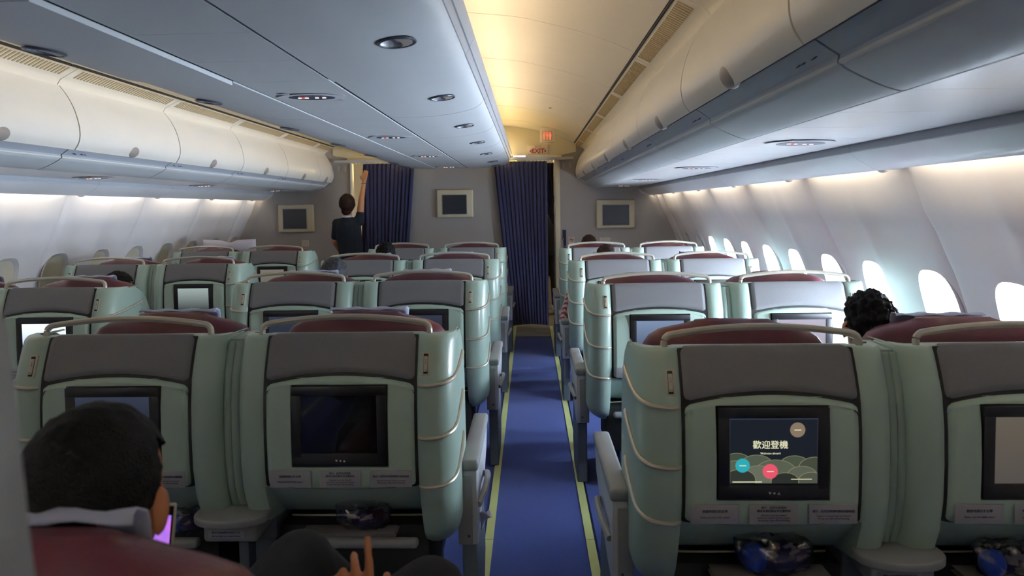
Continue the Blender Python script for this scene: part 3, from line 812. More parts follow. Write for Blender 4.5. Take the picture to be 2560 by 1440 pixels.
bez_m = pad_me('screen_surround', -.232, .232, lambda x: .628+.014*(x/.236)**2, lambda x: zarc(x)-.0055, .003, 'bezel', .014, .014, hole=(-.151, .151, .708, .964-.0))
seam_m = pad_me('seam', -.241, .241, lambda x: .628+.012*(x/.236)**2, lambda x: 1.107, .004, 'gasket', .001, .003, rc=.008)
scr_b = B(); scr_b.box((0, -.066, .836), (.294, .020, .250), .004); SCR = scr_b.me('screen', 'black')
b = B()
for c, d in (((0, -.0775, .9465), (.294, .006, .028)), ((0, -.0775, .7315), (.294, .006, .040)), ((-.132, -.0775, .84), (.030, .006, .2)), ((.132, -.0775, .84), (.030, .006, .2))): b.box(c, d, .0015)
SCRB = b.me('screen_rim', 'black')
DISP = B().box((0, -.0765, .8425), (.236, .002, .178)).me('display', 'glass')
b = B()
b.prism([(-.014, .733), (-.006, .733), (-.010, .726)], 'y', -.0815, -.080); b.prism([(.006+.004, .726), (.018, .726), (.014, .733)], 'y', -.0815, -.080); b.ball((.002, -.0805, .7295), (.003, .001, .003), 8, 5)
GLY = b.me('screen_buttons', 'glyph')
BAR = None
barp = smooth_path([(-.270, .022, 1.096), (-.270, .024, 1.118), (-.262, .026, 1.134), (-.235, .028, 1.142), (-.12, .030, 1.155), (0, .030, 1.160), (.12, .030, 1.155), (.235, .028, 1.142), (.262, .026, 1.134), (.270, .024, 1.118), (.270, .022, 1.096)], 5)
BAR = B().tube(barp, .0097, 10).me('grab_bar', 'bar')
HR = headrest_me()
BACK = cushion_me('backrest', .52, .16, .62, 'leather', 4)
SEATC = cushion_me('seat_cushion', .52, .56, .16, 'leather', 4)
SHELL = {s: shell_me(s) for s in (1, -1)}
b = B()
vs = []; fs = []
for j, (y, z, h) in enumerate(((.322, 1.138, 0), (.332, 1.143, 0), (.344, 1.144, 0), (.356, 1.136, 0), (.367, 1.12, 0), (.374, 1.09, 0), (.376, 1.0, 0))):
    for i in range(15):
        x = -.142+.284*i/14
        vs.append((x+.004*math.sin(j*2+i), y, z+.003*math.sin(i*1.3+j)))
for j in range(6):
    for i in range(14): a = j*15+i; fs.append((a, a+1, a+16, a+15))
AM = baked(mesh('headrest_cover', vs, fs, 'cloth', ang=80), [('SOLIDIFY', dict(thickness=.003))]); AM.shade_smooth()
HOOK = dict(plate=B().box((0, 0, 0), (.027, .012, .074), .005).me('plate', 'latchp'), slot=B().box((0, -.0065, 0), (.014, .002, .062), .001).me('slot', 'gasket'), lever=B().box((0, -.0075, -.001), (.012, .004, .048), .0015).me('lever', 'latchp'))
def make_seat(s):
    r = link('reclining_chair', None)
    link('seat_shell', SHELL[s], r)
    link('seam', seam_m, r); link('back_pad', pad_m, r)
    sv = link('screen_surround', bez_m, r)
    for x, k, ls in PLT: placard(r, x, .6725, .128, .053, ls, -.0800)
    S = link('screen', SCR, r); link('screen_rim', SCRB, S); link('display', DISP, S); link('screen_buttons', GLY, S)
    link('grab_bar', BAR, r)
    # slim rods around the outer pillar
    for z, dz in ((.958, .03), (.797, .055), (.640, .06)):
        y = yb(z)
        p = smooth_path([(s*.246, y-.008, z), (s*.266, y-.022, z+.001), (s*.298, y-.019, z+.003), (s*.328, y-.004, z+.006), (s*.352, y+.05, z+.016), (s*.357, y+.16, z+.018+dz*.5), (s*.356, y+.25, z+.018+dz), (s*.348, y+.262, z+.02+dz)], 4)
        B().tube(p, .0065, 8).obj('side_rod', 'bar', r)
    # coat-hook latch
    z = 1.022; y = yb(z); tl = -math.atan2(yb(1.055)-yb(.99), .065)
    L = link('coat_hook', HOOK['plate'], r, (s*.268, y-.013, z), (tl, 0, 0))
    link('slot', HOOK['slot'], L); link('hook_lever', HOOK['lever'], L)
    link('lettering', text_mesh('PUSH', .0045), L, (0, -.0098, -.021), FACE)
    link('lettering', text_mesh('COAT', .0055), L, (0, -.0098, .006), (PI/2, PI/2, 0))
    # literature pocket rail and rim
    B().box((0, -.015, .438), (.455, .035, .030), .013, seg=4).obj('pocket_rail', 'greyp', r)
    B().tube(smooth_path([(-.23, .13, .462), (-.15, .11, .470), (0, .105, .473), (.15, .11, .470), (.23, .13, .462)], 4), .0035, 6).obj('pocket_rim', 'latchp', r)
    B().box((0, .235, .34), (.50, .34, .24), .01).obj('undercarriage', 'under', r)
    for dx in (-.2, .2): B().box((dx, .36, .13), (.05, .45, .26), .008).obj('leg', 'under', r)
    # outer armrest
    a = B(); side = [(.165, .600), (.165, .340), (.178, .333), (.30, .345), (.45, .40), (.66, .50), (.70, .56), (.70, .600)]
    a.prism(side, 'x', s*.352, s*.402); A = link('armrest', baked(a.me('armrest', 'lightp'), [('BEVEL', dict(width=.006, segments=2, limit_method='ANGLE'))]), r); A.data.shade_smooth(); A.data.set_sharp_from_angle(angle=.7)
    c = B().box((s*.377, .435, .616), (.062, .55, .040), .012, seg=3); c.obj('armrest_cap', 'greyp', A)
    B().box((s*.36, .165, .46), (.050, .012, .24), .005).obj('rear_plate', 'greyp', A)
    B().ball((s*.372, .158, .372), (.005, .003, .005), 8, 6).obj('screw', 'dark', A)
    B().tube(smooth_path([(s*.405, .19, .47), (s*.420, .26, .490), (s*.424, .36, .492), (s*.418, .46, .475), (s*.402, .54, .44)], 4), .012, 8).obj('grip', 'greyp', A)
    p = B(); p.prism([(.19, 0.001), (.50, 0.001), (.58, .12), (.52, .42), (.19, .335)], 'x', s*.345, s*.398); link('pedestal', baked(p.me('pedestal', 'ped'), [('BEVEL', dict(width=.006, segments=2, limit_method='ANGLE'))]), r)
    link('headrest', HR, r)
    bk_ = link('backrest', BACK, r, (0, .29, .76), (math.radians(-4), 0, 0))
    link('seat_cushion', SEATC, r, (0, .60, .43))
    B().box((0, .90, .30), (.46, .05, .22), .02).obj('leg_rest', 'leather', r)
    link('headrest_cover', AM, r)
    return r
PROTO = {1: make_seat(1), -1: make_seat(-1)}
used = set()
ROWY = [2.094+1.55*i for i in range(4)]
ROWN = ['nearest the camera', 'second from the camera', 'third from the camera', 'beside the bulkhead']
# display looks
def disp(name, c1, c2, s, vert=True):
    m = bpy.data.materials.new(name); m.use_nodes = True; n = m.node_tree; b = n.nodes['Principled BSDF']
    tc = n.nodes.new('ShaderNodeTexCoord'); g = n.nodes.new('ShaderNodeSeparateXYZ'); r = n.nodes.new('ShaderNodeValToRGB')
    n.links.new(tc.outputs['Generated'], g.inputs[0]); n.links.new(g.outputs['Z' if vert else 'X'], r.inputs[0])
    el = r.color_ramp.elements; el[0].color = lin(c1)+(1,); el[1].color = lin(c2)+(1,)
    n.links.new(r.outputs[0], b.inputs['Emission Color']); b.inputs['Emission Strength'].default_value = s
    b.inputs['Base Color'].default_value = (.01, .01, .012, 1); b.inputs['Roughness'].default_value = .15; return m
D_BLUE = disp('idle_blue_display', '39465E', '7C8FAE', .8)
D_DIM = disp('dim_blue_display', '14161F', '3A4152', .6)
D_GLARE = disp('window_glare_display', '6F8FC8', 'E8F2FF', 1.1)  # window reflection on a switched-off screen, put in as emission
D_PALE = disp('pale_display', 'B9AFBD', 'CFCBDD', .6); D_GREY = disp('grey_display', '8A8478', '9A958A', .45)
D_WARM = disp('warm_idle_display', '5A5450', '6C6458', .6)
D_LAND = disp('landscape_display', '23282B', 'A8B8B4', .7)
def place(s, x, y, label, group, name=None, disp_m=None, cover=True):
    if s not in used: o = PROTO[s]; used.add(s)
    else: o = copy_tree(PROTO[s])
    o.location = (x, y, 0); tag(o, label, 'chair', group)
    if disp_m or not cover:
        for ch in o.children:
            if ch.name.startswith('screen') and not ch.name.startswith('screen_'):
                for g in ch.children:
                    if g.name.startswith('display') and disp_m:
                        g.material_slots[0].link = 'OBJECT'; g.material_slots[0].material = disp_m
            if ch.name.startswith('headrest_cover') and not cover: bpy.data.objects.remove(ch)
    return o
# copies are made from untouched prototypes, so link each one in first
XC, XA, XW = .354, 1.592, 2.289
DR, DL = -.242, -.166
SEATS = []
SEATS.append(place(1, XC, .434, 'seat in front of the camera holding the man with the phone, centre block', 'seats'))
D = {('CL', 0): D_DIM, ('CL', 1): D_DIM, ('CR', 1): D_DIM, ('RR', 0): D_WARM, ('RL', 1): D_BLUE, ('RR', 1): D_PALE, ('LR', 1): D_GLARE, ('LR', 2): D_LAND, ('LR', 3): D_GREY}
nocover = {('LR', 3), ('RL', 0), ('CR', 3), ('CL', 3), ('LL', 3), ('RR', 1), ('RL', 1)}
for i, y in enumerate(ROWY):
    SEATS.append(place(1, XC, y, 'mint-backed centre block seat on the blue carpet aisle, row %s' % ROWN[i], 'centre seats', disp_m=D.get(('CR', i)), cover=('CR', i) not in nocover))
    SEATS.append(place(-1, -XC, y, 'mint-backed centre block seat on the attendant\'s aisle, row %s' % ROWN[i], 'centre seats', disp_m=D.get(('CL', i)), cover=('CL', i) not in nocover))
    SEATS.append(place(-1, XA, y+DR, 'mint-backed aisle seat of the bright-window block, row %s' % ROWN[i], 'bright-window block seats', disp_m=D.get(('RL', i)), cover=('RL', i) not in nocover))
    RL0 = SEATS[-1] if i == 0 else RL0
    if i == 0:
        for ch_ in SEATS[0].children:
            if ch_.name.startswith('headrest_cover'): ch_.location.x = -.022
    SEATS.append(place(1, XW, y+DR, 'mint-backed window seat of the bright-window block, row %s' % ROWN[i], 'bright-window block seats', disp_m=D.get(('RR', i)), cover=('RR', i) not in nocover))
    if i > 0:
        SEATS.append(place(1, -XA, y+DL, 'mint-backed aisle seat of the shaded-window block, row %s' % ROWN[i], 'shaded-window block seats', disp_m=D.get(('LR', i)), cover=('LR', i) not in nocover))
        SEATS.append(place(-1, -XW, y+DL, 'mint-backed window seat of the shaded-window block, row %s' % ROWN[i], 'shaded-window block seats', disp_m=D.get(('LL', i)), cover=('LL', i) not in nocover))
# welcome picture on the nearest bright-side display
S0 = [c for c in RL0.children if c.name.startswith('screen') and not c.name.startswith(('screen_surround', 'screen_rim'))][0]
yd = -.0785
def flat(name, pts, m, y): return B().prism(pts, 'y', y, y+.0004).obj(name, m, S0)
def E_(n, c, s=.55): MT[n] = emis(n, c, s); return n
flat('picture_ground', [(-.115, .757), (.115, .757), (.115, .929), (-.115, .929)], E_('p_bg', '262B35', .5), yd)
hills = [(-.098, .815, .030, '5B6A58'), (-.045, .806, .035, '6E7A66'), (.055, .806, .032, '66705E'), (.11, .80, .035, '5E6756'), (-.10, .795, .030, '75806A'), (.005, .785, .045, '77806C'), (-.04, .780, .032, '8A927C'), (.075, .778, .032, '7A8270'), (-.09, .768, .034, '464C44'), (.03, .762, .030, '3F443E'), (.10, .765, .028, '6C7362')]
for k, (hx, hz, hr, hc) in enumerate(hills):
    def arcp(r, dz=0): return [(max(-.115, min(.115, hx+r*1.25*math.cos(a))), hz+dz+r*.8*math.sin(a)) for a in [PI*q/18 for q in range(19)]]
    yk = yd-.0003-.0002*k
    lo_ = .757
    pts = arcp(hr); pts = [(min(.115, max(-.115, hx+hr*1.25)), lo_)]+pts+[(max(-.115, min(.115, hx-hr*1.25)), lo_)]
    flat('hill', pts, E_('p_h%d' % k, 'B9B58C', .45), yk)
    pts = arcp(hr-.0012, 0); pts = [(min(.115, max(-.115, hx+(hr-.0012)*1.25)), lo_)]+pts+[(max(-.115, min(.115, hx-(hr-.0012)*1.25)), lo_)]
    flat('hill', pts, E_('p_g%d' % k, hc, .42), yk-.0001)
def disc(cx, cz, r, m, k): flat('disc', [(cx+r*math.cos(a), cz+r*math.sin(a)) for a in [q*2*PI/28 for q in range(28)]], m, yd-.0032-.0002*k)
disc(.062, .902, .020, E_('p_gold', '9A8672', .6), 0); disc(-.083, .806, .019, E_('p_teal', '2FA9B5', .8), 1); disc(-.010, .790, .020, E_('p_pink', 'E0556A', .85), 2)
E_('p_txt', 'E6E6C0', .9)
link('lettering', text_mesh('歡迎登機', .0235, 'p_txt'), S0, (-.010, yd-.0042, .861), FACE)
link('lettering', text_mesh('Welcome aboard', .0075, 'p_txt'), S0, (-.010, yd-.0042, .839), FACE)
flat('caption_line', [(-.11, .7605), (-.032, .7605), (-.032, .7625), (-.11, .7625)], 'p_txt', yd-.004)
flat('caption_line', [(.045, .768), (.10, .768), (.10, .7695), (.045, .7695)], 'p_txt', yd-.004)
for cx, cz in ((-.083, .806), (-.010, .790), (.062, .902)): flat('caption_line', [(cx-.009, cz-.001), (cx+.009, cz-.001), (cx+.009, cz+.001), (cx-.009, cz+.001)], 'p_txt', yd-.0045)

# centre consoles between paired seats, with a cocktail table behind
def make_console():
    r = link('centre_console', None)
    zs = [1.088, 1.08, 1.04, .98, .9, .8, .7, .62, .55, .50]
    for sgn in (-1, 1):
        vs = []; fs = []
        for z in zs:
            for x, dy in ((sgn*.001, .022), (sgn*.020, .023), (sgn*.029, .032), (sgn*.030, .12)): vs.append((x, yb(z)+dy, z))
        for j in range(len(zs)-1):
            for i in range(3): a = j*4+i; fs.append((a, a+1, a+5, a+4))
        me = baked(mesh('filler', vs, fs, 'filler', ang=50), [('SOLIDIFY', dict(thickness=.006))]); me.shade_smooth(); link('filler_panel', me, r)
    B().box((0, .10, 1.085), (.058, .14, .014), .005).obj('top_cap', 'filler', r)
    B().prism([(yb(z)+.05, z) for z in zs]+[(yb(zs[-1])+.07, zs[-1]), (.09, 1.088)], 'x', -.040, .040).obj('seam', 'gasket', r)
    pts = [(.118*math.cos(a), -.045-.075*abs(math.sin(a))**.8) for a in [PI+PI*k/20 for k in range(21)]]
    pts = [(-.118, -.02)]+[(x, y) for x, y in pts]+[(.118, -.02), (.085, .03), (-.085, .03)]
    t = B().prism(pts, 'z', .530, .556).me('table', 'greyp'); t = baked(t, [('BEVEL', dict(width=.006, segments=3, limit_method='ANGLE'))]); t.shade_smooth(); t.set_sharp_from_angle(angle=.8)
    T = link('cocktail_table', t, r)
    B().box((0, .0, .495), (.17, .15, .055), .012, seg=3).obj('console_box', 'greyp', r)
    P = B().box((-.01, -.0765, .497), (.115, .003, .026), .001).obj('placard', 'label', r)
    link('lettering', text_mesh('救生衣在座椅中央扶手下方', .0075), P, (-.01, -.0785, .502), FACE)
    link('lettering', text_mesh('Life vest under your center armrest', .0062), P, (-.01, -.0785, .491), FACE)
    B().box((0, .05, .235), (.035, .06, .47), .006).obj('stem', 'ped', r)
    B().box((0, .42, .45), (.16, .62, .14), .02).obj('inner_armrest', 'greyp', r)
    B().box((0, .42, .19), (.10, .5, .378), .01).obj('console_base', 'ped', r)
    return r
c0 = make_console(); first = True
for nm, x, ys in (('centre block', 0, ROWY), ('bright-window block', (XA+XW)/2, [y+DR for y in ROWY]), ('shaded-window block', -(XA+XW)/2, [y+DL for y in ROWY[1:]])):
    for i, y in enumerate(ys):
        o = c0 if first else copy_tree(c0); first = False
        o.location = (x, y, 0)
        k = i+(4-len(ys))
        tag(o, 'sage console with small grey table, %s, row %s' % (nm, ROWN[k]), 'console', 'consoles between seats')

# ------------------------------------------------------------------ people
def remesh(b, vox, m, smooth=4):
    me = b.me('body', m)
    me = baked(me, [('REMESH', dict(mode='VOXEL', voxel_size=vox)), ('SMOOTH', dict(factor=.5, iterations=smooth))]); me.materials.clear(); me.materials.append(MT[m]); me.shade_smooth(); return me
def rot_yz(yaw_, pit): return Matrix.Rotation(yaw_, 3, 'Z') @ Matrix.Rotation(pit, 3, 'X')
def head(b, c, k=1.0, R=None):
    """adds a head looking along +Y (turned by R) to shape collector b; c = centre of the skull"""
    R = R or Matrix.Identity(3); c = Vector(c)
    def P(x, y, z): return c+R@(Vector((x, y, z))*k)
    def E(p, r): b.ball(P(*p), tuple(q*k for q in r), 18, 12, R)
    E((0, -.012, .015), (.076, .094, .098)); E((0, .02, -.04), (.062, .072, .075)); E((0, .055, -.085), (.038, .03, .028))
    b.cone(P(0, .088, -.01), .010*k, P(0, .106, -.038), .014*k)
    for s in (-1, 1):
        E((s*.083, -.004, -.020), (.009, .018, .031)); E((s*.030, .068, -.002), (.022, .016, .010))
    E((0, .080, -.062), (.022, .012, .010))
    b.cone(P(0, -.020, -.06), .054*k, P(0, -.035, -.17), .060*k)
def face_bits(c, k, R, parent):
    R = R or Matrix.Identity(3); c = Vector(c)
    for s in (-1, 1):
        p = c+R@(Vector((s*.030, .084, -.004))*k); B().ball(p, (.011*k, .006*k, .006*k), 10, 7).obj('eye', 'eyem', parent)
    p = c+R@(Vector((0, .092, -.064))*k); B().ball(p, (.020*k, .005*k, .006*k), 10, 6).obj('mouth', 'lips', parent)
MT['eyem'] = mat('eye_dark', '1A1210', .2); MT['lips'] = mat('lips', '8E4A42', .5)
def hair(c, k, R, m, parent, length=.0, rough=.006, front=.045, seed=0, side=-.03, nape=-.10, thick=1.07):
    R = R or Matrix.Identity(3); c = Vector(c); bm = bmesh.new()
    bmesh.ops.create_icosphere(bm, subdivisions=5, radius=1)
    for v in bm.verts:
        n0 = v.co.copy(); v.co = Vector((n0.x*.080, n0.y*.098-.012, n0.z*.102+.013))
        if v.co.z < -.01 and v.co.y < .02: v.co.x *= 1-.25*min(1, (-.01-v.co.z)/.09)
    # pull lower verts to the hairline
    kill = []
    for v in bm.verts:
        y, z, x = v.co.y, v.co.z, abs(v.co.x)
        if y > .0 and z < front+.02*(1-y/.09): kill.append(v)
        elif y > -.03 and z < side: kill.append(v)
        elif z < nape-length: kill.append(v)
    bmesh.ops.delete(bm, geom=kill, context='VERTS')
    for v in bm.verts:
        q = noise.noise(v.co*55+Vector((seed, 0, 0)))*rough+noise.noise(v.co*140+Vector((seed, 3, 0)))*rough*.7
        d = v.co.normalized(); v.co = v.co*thick*1.0+d*q
        v.co = c+R@(v.co*k)
    me = bpy.data.meshes.new('hair'); bm.to_mesh(me); bm.free(); me.materials.append(MT[m])
    me = baked(me, [('SOLIDIFY', dict(thickness=.012, offset=-1))]); me.shade_smooth(); return link('hair', me, parent)
def hand_pts(b, wrist, d, up, k=1.0, curl=.5, thumb=1, spread=.10, curls=None):
    """palm and five bent fingers; d = direction of the fingers, up = back of the hand"""
    w_ = Vector(wrist); d = Vector(d).normalized(); up = Vector(up); up = (up-d*up.dot(d)).normalized(); sd = d.cross(up)*thumb
    palm = w_+d*.085*k
    for o in (-.030, -.010, .010, .028): b.cone(w_+sd*o*.6*k+d*.01*k, .013*k, palm+sd*o*k, .0115*k, 8)
    for i, (o, L) in enumerate(((-.030, .066), (-.010, .078), (.010, .073), (.029, .056))):
        c = curls[i] if curls else curl
        p = palm+sd*o*k; a = 0; r = .0098
        dd = (d+sd*(o/.03)*spread).normalized()
        for q, f in enumerate((.45, .32, .25)):
            a += c*(1.0 if q else .6)
            v = dd*math.cos(a)-up*math.sin(a); p2 = p+v*L*f*1.15*k
            b.cone(p, r*k, p2, r*.90*k, 8); p = p2; r *= .92
    p = w_+d*.022*k-sd*.024*k; v = (d*.75-sd*.75-up*.2).normalized()
    p2 = p+v*.040*k; b.cone(p, .0135*k, p2, .0115*k, 8)
    v = (d*.95-sd*.3-up*.25).normalized(); b.cone(p2, .0112*k, p2+v*.032*k, .0095*k, 8)
def seated(x, y, ztop, label, hm, skin='skin', cloth='shirt', lean=0, hx=0, turn=0, seed=0, rough=.006):
    """passenger in a seat whose back plane is at y; only the crown shows above the seat"""
    t = thing('person', label, 'person', (x, y+.10, 0)); t['group'] = 'seated passengers'
    hc = Vector((hx, .375, ztop-.112)); R = Matrix.Rotation(turn, 3, 'Z') @ Matrix.Rotation(-.08, 3, 'X')
    b = B(); head(b, hc, .97, R)
    sh = hc+Vector((-hx*.3, .0, -.235))
    b.cone((0, .58, .56), .12, (sh.x, sh.y+.02, sh.z-.06), .125); 
    for s in (-1, 1):
        b.cone(sh+Vector((s*.04, 0, .03)), .055, sh+Vector((s*.165, .01, -.02)), .055)
        el = Vector((s*.25, .52, .66)); b.cone(sh+Vector((s*.175, .01, -.03)), .048, el, .040); wr = Vector((s*.24, .74, .655)); b.cone(el, .040, wr, .027)
        hand_pts(b, wr, (0, 1, -.05), (0, 0, 1), .95, .25, s)
        kn = Vector((s*.12, 1.02, .58)); b.cone((s*.09, .60, .57), .085, kn, .062); b.cone(kn, .058, (s*.12, 1.14, .12), .042); b.cone((s*.12, 1.13, .07), .040, (s*.13, 1.30, .05), .036)
    link('body', remesh(b, .0095, skin, 3), t)
    c = B(); c.cone((0, .58, .56), .135, (sh.x, sh.y+.02, sh.z-.05), .142)
    for s in (-1, 1):
        c.cone(sh+Vector((s*.04, 0, .025)), .066, sh+Vector((s*.165, .01, -.02)), .067); c.cone(sh+Vector((s*.175, .01, -.03)), .060, (s*.25, .52, .66), .052); c.cone((s*.25, .52, .66), .05, (s*.242, .70, .656), .038)
    link('jacket', remesh(c, .014, cloth, 3), t)
    c = B()
    for s in (-1, 1):
        kn = (s*.12, 1.02, .58); c.cone((s*.09, .60, .57), .098, kn, .072); c.cone(kn, .068, (s*.12, 1.14, .13), .052)
    link('trousers', remesh(c, .014, 'trous', 3), t)
    face_bits(hc, .97, R, t); hair(hc, .97, R, hm, t, seed=seed, rough=rough); return t
seated(-XC, ROWY[1], 1.205, 'person with greying dark hair above the seat behind the blue head cloth, centre block', 'hairgr', hx=.085, turn=-.1, seed=1)
seated(-XC, ROWY[2], 1.225, 'person with black hair just below the curtain, centre block, third row', 'hair', hx=.075, seed=2)
seated(-XA, ROWY[1]+DL, 1.150, 'person whose black crown barely shows above the maroon headrest by the shaded windows', 'hair', hx=.06, seed=3)
seated(XA, ROWY[3]+DR, 1.212, 'person with dark brown crown in front of the bulkhead notice', 'hairbr', hx=-.03, seed=4)
seated(XA, ROWY[2]+DR, 1.195, 'person with brown crown in the third row beside the blue carpet aisle', 'hairbr', hx=-.03, seed=5)
seated(XW, ROWY[0]+DR, 1.195, 'person with curly black hair leaning into the gap between the bright-window seats', 'hair', skin='skin2', hx=-.175, turn=-.1, seed=6, rough=.013)

# man in the foreground seat
mx, my = XC, .544
t = thing('person', 'man with short black hair holding a phone, seen from behind over his headrest', 'person', (0, 0, 0)); t['group'] = 'seated passengers'
hc = Vector((.349, .89, 1.112)); R = Matrix.Rotation(.05, 3, 'Z') @ Matrix.Rotation(-.22, 3, 'X')
b = B(); head(b, hc, 1.06, R); sh = Vector((.355, .93, .875))
b.cone((mx, 1.08, .56), .13, sh+Vector((0, 0, -.06)), .135)
armR = [(sh+Vector((.19, .01, -.03))), Vector((.66, 1.02, .68)), Vector((.668, 1.065, .800))]
armL = [(sh+Vector((-.19, .01, -.03))), Vector((.10, 1.08, .70)), Vector((.175, 1.20, .765))]
for A_ in (armR, armL):
    s = 1 if A_ is armR else -1
    b.cone(sh+Vector((s*.04, 0, .03)), .058, A_[0], .056); b.cone(A_[0], .05, A_[1], .042); b.cone(A_[1], .041, A_[2], .027)
hand_pts(b, armR[2], (-.22, -.02, 1), (.3, -1, .1), .92, .6, -1, .2, curls=(.10, .9, 1.4, 1.4))
hand_pts(b, armL[2], (.35, .1, 1), (0, 1, 0), .95, .45, 1)
kneR, kneL = Vector((.745, 1.26, .745)), Vector((.455, 1.36, .750))
for kn, hip in ((kneR, (mx+.11, 1.05, .60)), (kneL, (mx-.02, 1.05, .62))): b.cone(hip, .085, kn, .062)
b.cone(kneL, .058, (.60, 1.50, .50), .04); b.cone(kneR, .058, (.72, 1.58, .16), .042)
b.cone((.60, 1.50, .49), .038, (.68, 1.58, .44), .034); b.cone((.72, 1.58, .10), .04, (.72, 1.74, .06), .036)
link('body', remesh(b, .0048, 'skin2', 3), t)
c = B(); c.cone((mx, 1.08, .56), .145, sh+Vector((0, 0, -.05)), .15)
for A_ in (armR, armL):
    s = 1 if A_ is armR else -1
    c.cone(sh+Vector((s*.04, 0, .02)), .066, A_[0], .068); c.cone(A_[0], .062, A_[1], .054)
link('shirt', remesh(c, .01, 'shirt', 3), t)
c = B()
for kn, hip in ((kneR, (mx+.11, 1.05, .60)), (kneL, (mx-.02, 1.05, .62))): c.cone(hip, .10, kn, .078)
c.cone(kneL, .074, (.60, 1.50, .52), .055); c.cone(kneR, .074, (.72, 1.58, .18), .055)
tr_ = remesh(c, .008, 'trous', 3); link('trousers', tr_, t)
face_bits(hc, 1.06, R, t); hair(hc, 1.06, R, 'hair', t, seed=9, rough=.003, side=-.018, nape=-.062, thick=1.045)
# phone
ph = thing('phone', 'phone with a bright purple and blue screen held up by the man', 'phone', (.256, 1.17, .897))
ph.rotation_euler = (-.15, .06, .12)
B().box((0, 0, 0), (.074, .009, .150), .004, seg=3).obj('case', 'latchp', ph)
m = bpy.data.materials.new('phone_picture'); m.use_nodes = True; n = m.node_tree; b_ = n.nodes['Principled BSDF']
wv = n.nodes.new('ShaderNodeTexNoise'); wv.inputs['Scale'].default_value = 28; tcn = n.nodes.new('ShaderNodeTexCoord'); n.links.new(tcn.outputs['Object'], wv.inputs[0])
rr = n.nodes.new('ShaderNodeValToRGB'); rr.color_ramp.elements[0].color = lin('3A4BD0')+(1,); rr.color_ramp.elements[1].color = lin('C05AE0')+(1,); rr.color_ramp.elements[0].position = .4; rr.color_ramp.elements[1].position = .6
n.links.new(wv.outputs['Fac'], rr.inputs[0]); n.links.new(rr.outputs[0], b_.inputs['Emission Color']); b_.inputs['Emission Strength'].default_value = .9
MT['phonepic'] = m
B().box((0, -.005, 0), (.068, .002, .142), .001).obj('glass', 'glass', ph)
B().box((0, -.0065, -.004), (.062, .001, .118)).obj('picture', 'phonepic', ph)

# attendant
t = thing('person', 'attendant in a dark navy dress reaching up to the curtain rail, seen from behind', 'person', (0, 0, 0))
AY = 8.12; hc = Vector((-1.272, AY, 1.572)); R = Matrix.Rotation(.1, 3, 'Z') @ Matrix.Rotation(.10, 3, 'X')
b = B(); head(b, hc, .96, R)
ch = Vector((-1.27, AY, 1.27)); hip = Vector((-1.25, AY, .93))
b.cone(ch, .115, hip, .125); b.cone(hip, .125, hip+Vector((0, 0, -.06)), .13)
shR, shL = Vector((-1.125, AY, 1.375)), Vector((-1.405, AY, 1.345))
b.cone(ch+Vector((.05, 0, .09)), .055, shR, .05); b.cone(ch+Vector((-.05, 0, .09)), .055, shL, .05)
elR, wrR = Vector((-1.105, AY+.03, 1.63)), Vector((-1.088, AY+.12, 1.855))
b.cone(shR, .048, elR, .038); b.cone(elR, .037, wrR, .024); hand_pts(b, wrR, (.05, .22, 1), (0, -1, .2), .95, .3, 1)
elL, wrL = Vector((-1.445, AY+.02, 1.12)), Vector((-1.40, AY+.10, .99))
b.cone(shL, .046, elL, .037); b.cone(elL, .036, wrL, .024); hand_pts(b, wrL, (.12, .35, -.8), (-1, 0, 0), .9, .4, -1)
for s in (-1, 1):
    b.cone(hip+Vector((s*.07, 0, -.05)), .085, (-1.25+s*.075, AY+.01, .48), .055); b.cone((-1.25+s*.075, AY+.01, .48), .053, (-1.25+s*.08, AY-.01, .11), .036)
    b.cone((-1.25+s*.08, AY-.02, .05), .036, (-1.25+s*.085, AY+.14, .035), .030)
link('body', remesh(b, .0062, 'skin', 3), t)
c = B(); c.cone(ch+Vector((0, 0, .02)), .128, hip, .132); c.cone(hip, .135, (-1.25, AY, .62), .155)
c.cone(ch+Vector((.05, 0, .08)), .066, shR, .062); c.cone(ch+Vector((-.05, 0, .08)), .066, shL, .062)
c.cone(ch+Vector((0, 0, .09)), .085, ch+Vector((0, -.02, .125)), .062); c.cone(shR, .060, shR+(elR-shR)*.28, .056); c.cone(shL, .058, shL+(elL-shL)*.72, .052)
c.cone(ch+Vector((-.06, 0, .03)), .10, hip+Vector((-.04, 0, .05)), .10); c.cone(ch+Vector((.06, 0, .03)), .10, hip+Vector((.05, 0, .05)), .11)
b = B(); b.ball(hc+Vector((0, -.050, -.072)), (.062, .048, .060), 18, 12); b.obj('hair_nape', 'hairbr', t)
link('uniform', remesh(c, .010, 'navy', 4), t)
B().tube([(-1.272+.052*math.cos(a), AY-.028+.05*math.sin(a), 1.432+.006*math.sin(a)) for a in [k*PI/9 for k in range(19)]], .011, 8, False).obj('collar', 'white', t)
B().tube([(wrR.x+.026*math.cos(a), wrR.y-.01+.024*math.sin(a), wrR.z-.02) for a in [k*PI/8 for k in range(17)]], .008, 8, False).obj('watch', 'metal', t)
face_bits(hc, .96, R, t); hair(hc, .96, R, 'hairbr', t, seed=12, rough=.006, side=-.10, nape=-.125, thick=1.26, front=.03)

